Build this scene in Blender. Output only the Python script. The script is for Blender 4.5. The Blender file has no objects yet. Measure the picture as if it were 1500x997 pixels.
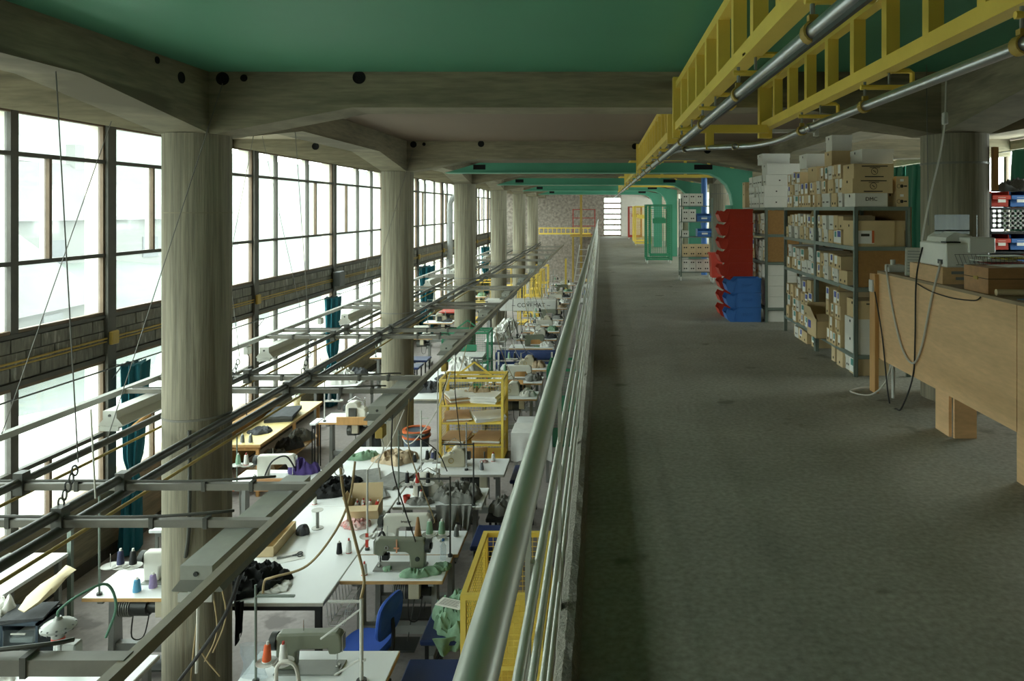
import bpy, math, random
from mathutils import Vector, Matrix, noise
random.seed(7)
C = bpy.context.scene.collection
SC = bpy.context.scene

# ------------------------------------------------------------------ camera, sky, exposure
F, VX, VY, EYE = 1080.0, 880.0, 306.0, 1.55        # focal length and vanishing point in pixels of the 1500x997 photo
cam_d = bpy.data.cameras.new('camera'); cam = bpy.data.objects.new('camera', cam_d); C.objects.link(cam)
cam.location = (0, 0, EYE); cam.rotation_euler = (math.pi / 2, 0, 0)
cam_d.sensor_fit = 'HORIZONTAL'; cam_d.sensor_width = 36; cam_d.lens = 36 * F / 1500
cam_d.shift_x = -(VX - 750) / 1500; cam_d.shift_y = -(498.5 - VY) / 1500
cam_d.clip_start = 0.05; cam_d.clip_end = 2000
SC.camera = cam
world = bpy.data.worlds.new('overcast_sky'); SC.world = world; world.use_nodes = True
bg = world.node_tree.nodes['Background']; bg.inputs[0].default_value = (0.95, 1.0, 0.97, 1); bg.inputs[1].default_value = 3.1
SC.view_settings.view_transform = 'Standard'; SC.view_settings.look = 'None'
SC.view_settings.exposure = 1.9; SC.view_settings.gamma = 1; SC.view_settings.use_curve_mapping = False
SC.cycles.use_denoising = True
SC.cycles.max_bounces = 10; SC.cycles.diffuse_bounces = 5; SC.cycles.transparent_max_bounces = 16
SC.cycles.sample_clamp_indirect = 6

XW, G, CEIL, DD, COL0 = -5.92, -2.62, 2.646, 6.0, 6.09   # window wall, ground floor, ceiling, bay, first column
CLX, CRX, YFAR, YBACK, XR = -3.33, 2.92, 42.0, -3.2, 6.6
TT = EYE - 3.40                                        # sewing-table top height
def portal(x, side, y0, y1, z0, z1):
    l = bpy.data.lights.new('window_portal', 'AREA'); l.shape = 'RECTANGLE'; l.size = z1 - z0; l.size_y = y1 - y0
    l.cycles.is_portal = True
    o = bpy.data.objects.new('window_portal', l); C.objects.link(o)
    o.location = (x, (y0 + y1) / 2, (z0 + z1) / 2); o.rotation_euler = (0, -side * math.pi / 2, 0)
portal(XW - .3, 1, YBACK, 42, .27, 2.56); portal(XW - .3, 1, YBACK, 42, -1.75, -.24); portal(XR + .15, -1, 6, 42, .75, 2.5)

# ------------------------------------------------------------------ helpers
def tp(x, y, drop=3.40):                               # photo pixel lying on a level surface -> X, Y
    Y = drop * F / (y - VY); return ((x - VX) / F * Y, Y)
def px(x, y, Y):                                       # photo pixel at a known depth
    return Vector(((x - VX) / F * Y, Y, EYE - (y - VY) / F * Y))

def lin(c):
    return tuple(((v / 255) / 12.92 if v / 255 <= .04045 else ((v / 255 + .055) / 1.055) ** 2.4) for v in c) + (1,)
MATS = {}
def mat(name, rgb, rough=.6, metal=0.0, var=.12, scale=6, stretch=(1, 1, 1), bump=0.0, rgb2=None, spots=None, world_co=False, fine=None, spec=None):
    if name in MATS: return MATS[name]
    m = bpy.data.materials.new(name); m.use_nodes = True; nt = m.node_tree; N = nt.nodes; L = nt.links
    b = N['Principled BSDF']; b.inputs['Roughness'].default_value = rough; b.inputs['Metallic'].default_value = metal
    if spec is not None: b.inputs['Specular IOR Level'].default_value = spec
    tc = N.new('ShaderNodeTexCoord'); mp = N.new('ShaderNodeMapping'); mp.inputs['Scale'].default_value = stretch
    if world_co:
        g = N.new('ShaderNodeNewGeometry'); L.new(g.outputs['Position'], mp.inputs[0])
    else: L.new(tc.outputs['Object'], mp.inputs[0])
    nz = N.new('ShaderNodeTexNoise'); nz.inputs['Scale'].default_value = scale; nz.inputs['Detail'].default_value = 5; nz.inputs['Roughness'].default_value = .65
    L.new(mp.outputs[0], nz.inputs[0])
    rp = N.new('ShaderNodeValToRGB'); c = lin(rgb); c2 = lin(rgb2) if rgb2 else None
    rp.color_ramp.elements[0].position = .3; rp.color_ramp.elements[1].position = .7
    rp.color_ramp.elements[0].color = c2 if c2 else tuple(v * (1 - var) for v in c[:3]) + (1,)
    rp.color_ramp.elements[1].color = c if c2 else tuple(min(1, v * (1 + var)) for v in c[:3]) + (1,)
    L.new(nz.outputs[0], rp.inputs[0]); out = rp.outputs[0]
    if fine:                                           # second, finer layer of colour variation
        f = N.new('ShaderNodeTexNoise'); f.inputs['Scale'].default_value = fine[0]; f.inputs['Detail'].default_value = 3
        L.new(mp.outputs[0], f.inputs[0])
        mr = N.new('ShaderNodeMapRange'); mr.inputs[1].default_value = .25; mr.inputs[2].default_value = .75
        mr.inputs[3].default_value = 1 - fine[1]; mr.inputs[4].default_value = 1 + fine[1]
        L.new(f.outputs[0], mr.inputs[0])
        mx = N.new('ShaderNodeMix'); mx.data_type = 'RGBA'; mx.blend_type = 'MULTIPLY'; mx.inputs[0].default_value = 1
        L.new(out, mx.inputs[6]); L.new(mr.outputs[0], mx.inputs[7]); out = mx.outputs[2]
    if spots:                                          # dark or pale stains: (rgb, scale, threshold)
        s = N.new('ShaderNodeTexNoise'); s.inputs['Scale'].default_value = spots[1]; s.inputs['Detail'].default_value = 6
        L.new(mp.outputs[0], s.inputs[0])
        r2 = N.new('ShaderNodeValToRGB'); r2.color_ramp.elements[0].position = spots[2]; r2.color_ramp.elements[1].position = spots[2] + .06
        L.new(s.outputs[0], r2.inputs[0])
        mx = N.new('ShaderNodeMix'); mx.data_type = 'RGBA'; L.new(r2.outputs[0], mx.inputs[0]); L.new(out, mx.inputs[6])
        mx.inputs[7].default_value = lin(spots[0]); out = mx.outputs[2]
    L.new(out, b.inputs['Base Color'])
    if bump:
        bp = N.new('ShaderNodeBump'); bp.inputs['Strength'].default_value = bump; bp.inputs['Distance'].default_value = .02
        L.new(nz.outputs[0], bp.inputs['Height']); L.new(bp.outputs[0], b.inputs['Normal'])
    MATS[name] = m; return m
def glass_mat(name, tint, haze, hazecol=(.9, .95, .94), gloss=.05):
    m = bpy.data.materials.new(name); m.use_nodes = True; nt = m.node_tree; N = nt.nodes; L = nt.links
    N.remove(N['Principled BSDF']); out = N['Material Output']
    t = N.new('ShaderNodeBsdfTransparent'); t.inputs[0].default_value = tint + (1,)
    d = N.new('ShaderNodeBsdfTranslucent'); d.inputs[0].default_value = hazecol + (1,)
    g = N.new('ShaderNodeBsdfGlossy'); g.inputs['Roughness'].default_value = .05
    a = N.new('ShaderNodeMixShader'); b = N.new('ShaderNodeMixShader'); b.inputs[0].default_value = gloss
    nz = N.new('ShaderNodeTexNoise'); nz.inputs['Scale'].default_value = 2.5; nz.inputs['Detail'].default_value = 6
    gm = N.new('ShaderNodeNewGeometry'); L.new(gm.outputs['Position'], nz.inputs[0])
    mr = N.new('ShaderNodeMapRange'); mr.inputs[3].default_value = haze * .6; mr.inputs[4].default_value = haze * 1.4
    L.new(nz.outputs[0], mr.inputs[0]); L.new(mr.outputs[0], a.inputs[0])
    L.new(t.outputs[0], a.inputs[1]); L.new(d.outputs[0], a.inputs[2])
    L.new(a.outputs[0], b.inputs[1]); L.new(g.outputs[0], b.inputs[2]); L.new(b.outputs[0], out.inputs[0])
    MATS[name] = m; return m

class MB:
    def __init__(s): s.v = []; s.f = []
    def add(s, vs, fs):
        n = len(s.v); s.v += [tuple(v) for v in vs]; s.f += [tuple(i + n for i in f) for f in fs]; return s
    def box(s, x0, x1, y0, y1, z0, z1, M=None):
        vs = [(x, y, z) for z in (z0, z1) for y in (y0, y1) for x in (x0, x1)]
        if M is not None: vs = [M @ Vector(v) for v in vs]
        return s.add(vs, [(0, 2, 3, 1), (4, 5, 7, 6), (0, 1, 5, 4), (2, 6, 7, 3), (0, 4, 6, 2), (1, 3, 7, 5)])
    def bbox(s, x0, x1, y0, y1, z0, z1, b=.01, M=None):  # bevelled in plan and elevation: chamfered box
        vs = []; fs = []
        rings = [(z0, b), (z0 + b, 0), (z1 - b, 0), (z1, b)]
        for z, i in rings:
            vs += [(x0 + b + i * .0, y0 + i, z), (x1 - b, y0 + i, z), (x1 - i, y0 + b, z), (x1 - i, y1 - b, z), (x1 - b, y1 - i, z), (x0 + b, y1 - i, z), (x0 + i, y1 - b, z), (x0 + i, y0 + b, z)]
        if M is not None: vs = [M @ Vector(v) for v in vs]
        for r in range(3):
            for k in range(8): fs.append((r * 8 + k, r * 8 + (k + 1) % 8, r * 8 + 8 + (k + 1) % 8, r * 8 + 8 + k))
        fs += [tuple(range(7, -1, -1)), tuple(range(24, 32))]
        return s.add(vs, fs)
    def cyl(s, p0, p1, r, r1=None, n=10):
        p0 = Vector(p0); p1 = Vector(p1); r1 = r if r1 is None else r1; d = (p1 - p0).normalized()
        a = d.orthogonal().normalized(); b = d.cross(a); vs = []
        for p, q in ((p0, r), (p1, r1)):
            vs += [p + (a * math.cos(t) + b * math.sin(t)) * q for t in [2 * math.pi * k / n for k in range(n)]]
        return s.add(vs, [(k, (k + 1) % n, n + (k + 1) % n, n + k) for k in range(n)] + [tuple(range(n - 1, -1, -1)), tuple(range(n, 2 * n))])
    def bar(s, p0, p1, w, h):                           # rectangular bar, h along the most upright side
        p0 = Vector(p0); p1 = Vector(p1); d = (p1 - p0).normalized(); up = Vector((0, 0, 1))
        if abs(d.z) > .99: up = Vector((0, 1, 0))
        a = d.cross(up).normalized(); b = a.cross(d).normalized()
        vs = [p + a * i * w / 2 + b * j * h / 2 for p in (p0, p1) for i, j in ((-1, -1), (1, -1), (1, 1), (-1, 1))]
        return s.add(vs, [(0, 1, 5, 4), (1, 2, 6, 5), (2, 3, 7, 6), (3, 0, 4, 7), (3, 2, 1, 0), (4, 5, 6, 7)])
    def tube(s, pts, r, n=6, sub=0):
        P = [Vector(p) for p in pts]
        if sub:
            Q = []
            for i in range(len(P) - 1):
                a = P[max(i - 1, 0)]; b = P[i]; c = P[i + 1]; d = P[min(i + 2, len(P) - 1)]
                for k in range(sub):
                    t = k / sub
                    Q.append(.5 * ((2 * b) + (c - a) * t + (2 * a - 5 * b + 4 * c - d) * t * t + (3 * b - a - 3 * c + d) * t ** 3))
            Q.append(P[-1]); P = Q
        vs = []; a = None
        for i, p in enumerate(P):
            d = (P[min(i + 1, len(P) - 1)] - P[max(i - 1, 0)]).normalized()
            a = d.orthogonal().normalized() if a is None else (a - d * a.dot(d)).normalized()
            b = d.cross(a)
            vs += [p + (a * math.cos(t) + b * math.sin(t)) * r for t in [2 * math.pi * k / n for k in range(n)]]
        fs = []
        for i in range(len(P) - 1):
            for k in range(n): fs.append((i * n + k, i * n + (k + 1) % n, i * n + n + (k + 1) % n, i * n + n + k))
        fs += [tuple(range(n - 1, -1, -1)), tuple(range((len(P) - 1) * n, len(P) * n))]
        return s.add(vs, fs)
    def lathe(s, prof, c=(0, 0, 0), n=14, M=None):       # prof: (radius, z) from bottom to top
        vs = []
        for r, z in prof:
            vs += [(c[0] + r * math.cos(2 * math.pi * k / n), c[1] + r * math.sin(2 * math.pi * k / n), c[2] + z) for k in range(n)]
        if M is not None: vs = [M @ Vector(v) for v in vs]
        fs = [(i * n + k, i * n + (k + 1) % n, i * n + n + (k + 1) % n, i * n + n + k) for i in range(len(prof) - 1) for k in range(n)]
        fs += [tuple(range(n - 1, -1, -1)), tuple(range((len(prof) - 1) * n, len(prof) * n))]
        return s.add(vs, fs)
    def prism(s, poly, a0, a1, axis='y', M=None):        # polygon swept along an axis; poly in the other two
        f = {'y': lambda u, w, t: (u, t, w), 'x': lambda u, w, t: (t, u, w), 'z': lambda u, w, t: (u, w, t)}[axis]
        n = len(poly); vs = [f(u, w, a0) for u, w in poly] + [f(u, w, a1) for u, w in poly]
        if M is not None: vs = [M @ Vector(v) for v in vs]
        return s.add(vs, [(k, (k + 1) % n, n + (k + 1) % n, n + k) for k in range(n)] + [tuple(range(n - 1, -1, -1)), tuple(range(n, 2 * n))])
    def ring(s, c, r, t, axis='z', n=20, w=None):
        w = t if w is None else w; vs = []
        for k in range(n):
            a = 2 * math.pi * k / n
            for rr, h in ((r, -w), (r + t, -w), (r + t, w), (r, w)):
                q = {'z': (rr * math.cos(a), rr * math.sin(a), h), 'y': (rr * math.cos(a), h, rr * math.sin(a)), 'x': (h, rr * math.cos(a), rr * math.sin(a))}[axis]
                vs.append((c[0] + q[0], c[1] + q[1], c[2] + q[2]))
        fs = [(k * 4 + j, k * 4 + (j + 1) % 4, ((k + 1) % n) * 4 + (j + 1) % 4, ((k + 1) % n) * 4 + j) for k in range(n) for j in range(4)]
        return s.add(vs, fs)
    def mesh(s, name, m, smooth=False):
        me = bpy.data.meshes.new(name); me.from_pydata(s.v, [], s.f)
        import bmesh
        b = bmesh.new(); b.from_mesh(me); bmesh.ops.recalc_face_normals(b, faces=b.faces); b.to_mesh(me); b.free()
        me.materials.append(m)
        if smooth:
            me.polygons.foreach_set('use_smooth', [True] * len(me.polygons)); me.set_sharp_from_angle(angle=math.radians(40))
        return me
    def build(s, name, m, parent=None, smooth=False):
        o = bpy.data.objects.new(name, s.mesh(name, m, smooth)); C.objects.link(o)
        if parent is not None: o.parent = parent
        return o
def tag(o, label=None, cat=None, group=None, kind=None):
    if label: o['label'] = label
    if cat: o['category'] = cat
    if group: o['group'] = group
    if kind: o['kind'] = kind
    return o
def thing(name, label, cat, loc=(0, 0, 0), rz=0, group=None):
    o = bpy.data.objects.new(name, None); C.objects.link(o); o.location = loc; o.rotation_euler = (0, 0, rz)
    o.empty_display_size = .1
    return tag(o, label, cat, group)
KIDS = {}
def copy_tree(o, parent=None):
    c = o.copy(); C.objects.link(c); c.parent = parent
    for ch in o.children: copy_tree(ch, c)
    return c
def clone(o, loc, rz=0, label=None, group=None, cat=None):
    c = copy_tree(o); c.location = loc; c.rotation_euler = (0, 0, rz); return tag(c, label, cat, group)
def struct(name, mb, m, parent=None, smooth=False):
    o = mb.build(name, m, parent, smooth)
    if parent is None: o['kind'] = 'structure'
    return o
def part(name, m, parent, smooth=False, **k): return MB().build(name, m, parent, smooth)
def text_part(txt, size, m, parent, M, extrude=.0008, name='lettering'):
    cu = bpy.data.curves.new('lettering', 'FONT'); cu.body = txt; cu.size = size; cu.extrude = extrude; cu.align_x = 'CENTER'; cu.align_y = 'CENTER'
    cu.resolution_u = 2
    t = bpy.data.objects.new('tmp', cu); C.objects.link(t)
    dg = bpy.context.evaluated_depsgraph_get(); me = bpy.data.meshes.new_from_object(t.evaluated_get(dg))
    bpy.data.objects.remove(t); me.transform(M); me.materials.clear(); me.materials.append(m)
    o = bpy.data.objects.new(name, me); C.objects.link(o); o.parent = parent; return o
def rotm(axis, a): return Matrix.Rotation(a, 4, axis)
def T(x, y, z): return Matrix.Translation((x, y, z))

# ------------------------------------------------------------------ materials
concrete = mat('concrete_board_marked', (134, 126, 104), .9, var=.28, scale=3, stretch=(.35, .35, 3.0), bump=.15, fine=(14, .16), spots=((104, 96, 77), 1.2, .60), world_co=True)
col_mat = mat('column_concrete', (140, 134, 115), .9, var=.3, scale=3, stretch=(10, 10, .35), bump=.4, fine=(7, .16), spots=((116, 108, 90), .7, .58))
slab_mat = mat('slab_concrete', (160, 148, 126), .9, var=.1, scale=2, world_co=True)
mezz_mat = mat('mezzanine_floor', (146, 143, 130), .85, var=.16, scale=1.1, fine=(34, .24), spots=((112, 108, 95), 2.4, .64), bump=.25, world_co=True, spec=.25)
gnd_mat = mat('ground_floor_screed', (156, 149, 145), .85, var=.12, scale=1.1, fine=(18, .1), spots=((122, 116, 113), 2.0, .60), world_co=True, spec=.3)
green_ceil = mat('green_ceiling_paint', (84, 146, 116), .55, var=.05, scale=.6, world_co=True, spec=.3)
brown_ceil = mat('umber_ceiling_paint', (126, 108, 92), .7, var=.06, scale=.6, world_co=True)
stone_mat = mat('rubble_stone', (176, 166, 154), .95, scale=7, rgb2=(112, 104, 96), bump=.6, world_co=True)
plaster = mat('white_plaster', (205, 200, 190), .9, var=.05, world_co=True)
rough_kerb = mat('rough_kerb_concrete', (140, 136, 124), .95, var=.3, scale=60, bump=.9, world_co=True)
block_mat = mat('grey_block', (112, 110, 100), .95, var=.25, scale=5, stretch=(1, 4, .8), fine=(9, .3), spots=((152, 150, 140), 3.5, .60), world_co=True)
mortar = mat('block_mortar', (92, 90, 82), .95, var=.15, world_co=True)
post_mat = mat('window_post_paint', (78, 76, 68), .7, var=.15, scale=4, world_co=True)
frame_mat = mat('window_frame_wood', (104, 86, 66), .7, var=.2, scale=5, world_co=True)
fin_mat = mat('pale_outer_reveal', (225, 222, 205), .8, var=.04)
glass = glass_mat('dusty_window_glass', (.93, .98, .965), .04)
clear = glass_mat('clear_plastic', (.9, .93, .94), .22, (.8, .86, .88), .12)
yellow = mat('yellow_enamel', (236, 206, 92), .45, var=.06, scale=3)
ygrey = mat('dull_yellow_paint', (164, 138, 62), .6, var=.15, scale=5)
steelg = mat('green_steel_paint', (76, 150, 122), .5, var=.06, scale=2)
gwire = mat('green_wire_enamel', (48, 128, 92), .5, var=.06)
alu = mat('aluminium_pipe', (196, 200, 204), .28, .9, var=.06, scale=4)
rail_mat = mat('railing_paint', (206, 208, 198), .35, .35, var=.06, scale=3, spots=((120, 118, 108), 5, .72))
tube_mat = mat('grey_track_paint', (124, 121, 111), .5, .15, var=.15, scale=5, world_co=True)
dark_tube = mat('dark_track_paint', (80, 80, 73), .5, .15, var=.15, scale=5, world_co=True)
lightgrey = mat('pale_grey_enamel', (202, 202, 194), .5, var=.05)
cable_w = mat('white_cable', (200, 196, 184), .6, var=.03)
cable_b = mat('black_cable', (36, 35, 32), .6, var=.05)
cable_t = mat('tan_cable', (170, 148, 108), .6, var=.06)
cable_g = mat('green_cable', (78, 118, 96), .6, var=.06)
wire_mat = mat('thin_steel_wire', (110, 108, 102), .5, .4, var=.03)
white_top = mat('white_laminate', (240, 243, 242), .38, var=.02, scale=2, spots=((205, 208, 206), 3, .70))
wood_edge = mat('beech_edge', (190, 150, 96), .6, var=.15, scale=3, stretch=(1, 10, 10))
board_edge = mat('grey_board_edge', (176, 172, 160), .6, var=.08)
ply = mat('plywood', (218, 178, 130), .55, var=.1, scale=2.2, stretch=(1, .5, 3), fine=(18, .08))
pine = mat('pine_board', (192, 146, 88), .6, var=.16, scale=3, stretch=(8, 8, 1))
dkwood = mat('stained_box_wood', (172, 128, 84), .6, var=.16, scale=3, stretch=(2, 6, 8))
cork = mat('brown_hardboard', (150, 112, 62), .85, var=.12, scale=30)
rackm = mat('rack_green_grey', (120, 132, 122), .45, .35, var=.08)
tan = mat('carton_board', (206, 182, 138), .85, var=.08, scale=3)
tan2 = mat('carton_board_pale', (208, 186, 146), .85, var=.07, scale=3)
wbox = mat('white_carton', (216, 214, 204), .8, var=.05, scale=3)
inkm = mat('print_ink', (52, 46, 38), .8, var=.05)
holem = mat('opening_shade_black', (10, 9, 8), .95, var=.02)  # near-black colour painting the shade inside holes that are not cut
stick_w = mat('white_sticker', (236, 236, 230), .6, var=.03)
stick_b = mat('blue_sticker', (70, 80, 160), .6, var=.05)
stick_t = mat('teal_sticker', (84, 148, 138), .6, var=.1)
stick_r = mat('red_sticker', (180, 60, 46), .6, var=.1)
redp = mat('red_plastic', (190, 58, 40), .42, var=.06, scale=3)
bluep = mat('blue_plastic', (58, 110, 180), .42, var=.06, scale=3)
navy = mat('navy_vinyl', (28, 46, 92), .4, var=.08, scale=4)
bluef = mat('blue_upholstery', (42, 84, 176), .75, var=.06, scale=8)
teal = mat('teal_curtain', (14, 92, 104), .8, var=.14, scale=3, stretch=(6, 6, 1))
gcurt = mat('green_curtain', (20, 96, 76), .8, var=.14, scale=3, stretch=(6, 6, 1))
blackm = mat('black_metal', (30, 31, 30), .45, .2, var=.08)
gmetal = mat('grey_machine_metal', (140, 142, 136), .4, .3, var=.07)
dmetal = mat('dark_machine_metal', (66, 68, 65), .42, .35, var=.1)
m_white = mat('cream_machine_enamel', (214, 212, 200), .4, var=.05)
m_green = mat('grey_green_machine_enamel', (122, 126, 108), .38, var=.06)
m_beige = mat('beige_machine_enamel', (188, 180, 156), .42, var=.06)
chrome = mat('bright_steel', (205, 206, 204), .25, .9, var=.03)
legm = mat('table_frame_grey', (148, 150, 146), .5, .2, var=.06)
c_black = mat('black_cloth', (24, 25, 24), .95, var=.25, scale=14)
c_grey = mat('grey_cloth', (128, 128, 122), .95, var=.2, scale=14)
c_dgrey = mat('charcoal_cloth', (72, 74, 76), .95, var=.2, scale=16)
c_green = mat('sage_cloth', (128, 160, 132), .95, var=.2, scale=14)
c_white = mat('white_cloth', (226, 226, 220), .9, var=.06, scale=10)
c_tan = mat('tan_cloth', (180, 160, 132), .95, var=.14, scale=10)
c_purple = mat('violet_cloth', (82, 66, 128), .95, var=.3, scale=5)
c_navy = mat('navy_cloth', (38, 56, 98), .9, var=.15, scale=8)
c_red = mat('red_print_cloth', (226, 214, 206), .9, scale=24, rgb2=(176, 50, 46))
kraft = mat('kraft_paper', (176, 142, 98), .85, var=.1, scale=4)
paper = mat('white_paper', (232, 232, 226), .7, var=.03)
orange = mat('orange_plastic', (206, 104, 56), .5, var=.06)
ytop = mat('pale_yellow_laminate', (238, 216, 150), .45, var=.05)
bin_bag = mat('grey_blue_bag', (72, 84, 96), .5, var=.25, scale=6)
polyb = glass_mat('clear_polythene', (.88, .92, .94), .16, (.85, .9, .95), .18)
THREADS = {n: mat('thread_' + n, c, .8, var=.08, scale=60) for n, c in dict(black=(34, 36, 38), white=(228, 228, 222), navy=(62, 66, 96), blue=(86, 150, 184), lilac=(150, 134, 176), orange=(214, 96, 52), sage=(138, 172, 146), grey=(120, 124, 126), red=(180, 52, 40)).items()}
# ------------------------------------------------------------------ structure: floors, ceiling, beams, walls
ROWS = [COL0 + DD * n for n in range(-1, 6)]
struct('floor', MB().box(-.07, XR, YBACK, YFAR, -.26, 0), mezz_mat)
struct('floor_lower', MB().box(XW - .2, XR, YBACK, YFAR, G - .2, G), gnd_mat)
struct('trim_1', MB().box(-.06, 2.3, 19.42, 19.45, 0, .002), mat('floor_joint', (150, 146, 134), .9))
mb = MB(); kn = 420; prof = [(-.07, 0), (-.078, .07), (-.09, .098), (-.12, .104), (-.145, .09), (-.155, .02), (-.15, -.28), (-.07, -.28)]
for i in range(kn + 1):
    y = YBACK + (YFAR - YBACK) * (i / kn) ** 2.2
    vs = []
    for j, (x, z) in enumerate(prof):
        k = .006 if 1 <= j <= 5 else 0
        n = noise.noise_vector(Vector((x * 60, y * 22, z * 60)))
        vs.append((x + n.x * k, y, z + n.z * k))
    mb.v += vs
P8 = len(prof)
for i in range(kn):
    for j in range(P8): mb.f.append((i * P8 + j, i * P8 + (j + 1) % P8, (i + 1) * P8 + (j + 1) % P8, (i + 1) * P8 + j))
struct('trim_2', mb, rough_kerb)
struct('ceiling', MB().box(XW - .4, XR + .2, YBACK - .2, YFAR + .2, CEIL + .03, CEIL + .3), slab_mat)
struct('ceiling_panel', MB().box(CLX + .2, CRX - .2, YBACK, COL0 - .2, CEIL, CEIL + .03), green_ceil)
for n in range(1, 7):
    y0 = ROWS[n] + .2; y1 = (ROWS[n + 1] if n < 6 else YFAR) - .2
    struct('ceiling_panel', MB().box(CLX + .2, CRX - .2, y0, y1, CEIL, CEIL + .03), brown_ceil)
for n, y in enumerate(ROWS):
    bot = [(XW, 2.55), (CLX - .26, 2.155), (CLX + .26, 2.155), (-1.99, 2.36), (1.56, 2.36), (CRX - .26, 2.155), (CRX + .26, 2.155), (4.3, 2.36), (XR, 2.4)]
    b = struct('transverse_beam', MB().prism([(XW, CEIL + .03)] + bot + [(XR, CEIL + .03)], y - .2, y + .2, 'y'), concrete)
    if n in (1, 2, 3):                                  # pipe sleeves in the beam, black discs painting the shade inside
        for x, z, r in ((-3.02, 2.59, .044), (-2.85, 2.595, .02), (-1.93, 2.6, .044)) + (((.55, 2.56, .04), (1.72, 2.5, .05), (-4.6, 2.56, .05)) if n > 1 else ()):
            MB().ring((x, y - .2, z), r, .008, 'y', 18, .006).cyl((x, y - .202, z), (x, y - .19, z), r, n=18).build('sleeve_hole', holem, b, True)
for cx in (CLX, CRX):
    for n in range(7):
        y0 = ROWS[n] + .2; y1 = (ROWS[n + 1] if n < 6 else YFAR + .2) - .2; L = 1.45
        poly = [(y0, CEIL + .03), (y0, 2.155), (y0 + L, 2.366), (y1 - L, 2.366), (y1, 2.155), (y1, CEIL + .03)]
        b = struct('long_beam', MB().prism(poly, cx - .2, cx + .2, 'x'), concrete)
        if n == 0 and cx == CLX:
            for yy, z, r in ((5.5, 2.53, .035), (5.2, 2.6, .018)):
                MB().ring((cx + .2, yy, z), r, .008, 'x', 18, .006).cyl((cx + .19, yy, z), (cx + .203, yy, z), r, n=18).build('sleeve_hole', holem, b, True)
# walls
struct('wall_left', MB().box(XW - .3, XW, YBACK, YFAR, G, -1.75).box(XW - .25, XW - .02, YBACK, YFAR, 2.56, CEIL + .03), concrete)
sp = struct('wall_spandrel', MB().box(XW - .2, XW - .03, YBACK, YFAR, -.235, .265), mortar)
far = MB(); bl = MB().box(XW - .028, XW, 0, .385, 0, .132).mesh('block', block_mat)
for c in range(3):
    z = -.185 + c * .143; y = 3.0 - .2 * (c % 2); 
    while y < YFAR - .5:
        if y < 24:
            o = bpy.data.objects.new('block', bl); C.objects.link(o); o.parent = sp
            o.location = (random.uniform(-.004, .006), y, z)
        else: far.box(XW - .028, XW, y, y + .385, z, z + .132)
        y += .4
tag(far.build('far_blocks', block_mat, sp), kind='stuff')
struct('trim_3', MB().box(XW - .03, XW + .02, YBACK, YFAR, .25, .29).box(XW - .03, XW + .02, YBACK, YFAR, -.25, -.2), post_mat)
struct('baseboard_left', MB().box(XW, XW + .03, YBACK, YFAR, G, G + .12), mat('dark_skirting', (70, 66, 60), .9))
struct('wall_far', MB().box(XW - .3, .155, YFAR, YFAR + .3, G, CEIL).box(.155, 1.17, YFAR, YFAR + .3, G, 0).box(.155, 1.17, YFAR, YFAR + .3, 2.17, CEIL), stone_mat)
struct('wall_far_plaster', MB().box(1.17, XR, YFAR, YFAR + .3, G, CEIL), plaster)
struct('wall_back', MB().box(XW - .3, XR + .2, YBACK - .2, YBACK, G, CEIL), concrete)
wr = struct('wall_right', MB().box(XR, XR + .2, YBACK, YFAR, G, .75).box(XR, XR + .2, YBACK, 6, .75, CEIL).box(XR, XR + .2, 6, YFAR, 2.5, CEIL), concrete)
d = tag(MB().box(.155, .2, YFAR + .02, YFAR + .12, 0, 2.17).box(1.125, 1.17, YFAR + .02, YFAR + .12, 0, 2.17).build('door_1', frame_mat), kind='structure')
for k in range(7):
    z = .02 + k * .307
    MB().box(.2, 1.125, YFAR + .06, YFAR + .065, z + .07, z + .307).build('pane', glass, d)
    MB().box(.2, 1.125, YFAR + .03, YFAR + .1, z - .03, z + .07).build('glazing_bar', frame_mat, d)
# columns
def column(x, y, z0, label, grp):
    t = thing('column', label, 'column', (x, y, z0), 0, grp)
    h = 2.157 - z0
    MB().lathe([(.257, 0), (.257, h)], n=48).build('shaft', col_mat, t, True)
    for zz in ([1.52 - z0] if z0 < 0 else []): MB().ring((0, 0, zz), .2565, .002, 'z', 40, .004).build('casting_joint', concrete, t, True)
    for zz in ([-.13 - z0] if z0 < 0 else [1.92]):
        MB().ring((0, 0, zz), .2575, .004, 'z', 40, .009).build('steel_strap', tube_mat, t, True)
    return t
for n in range(6):
    lab = ['round board-marked concrete column with loops of tan cable hanging on it', 'round concrete column beside the yellow wire cage full of brown paper patterns',
           'round concrete column standing behind the green wire cage', 'round concrete column in the row between green cage and stone wall'][min(n, 3)]
    column(CLX, ROWS[n + 1], G, lab, 'round columns along the window side')
for n in range(0, 6):
    lab = ['', 'round concrete column behind the printer on the plywood counter'][1] if n == 0 else 'round concrete column standing in the line of storage racks'
    column(CRX, ROWS[n + 1], 0, lab, 'round columns on the gallery')
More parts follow.
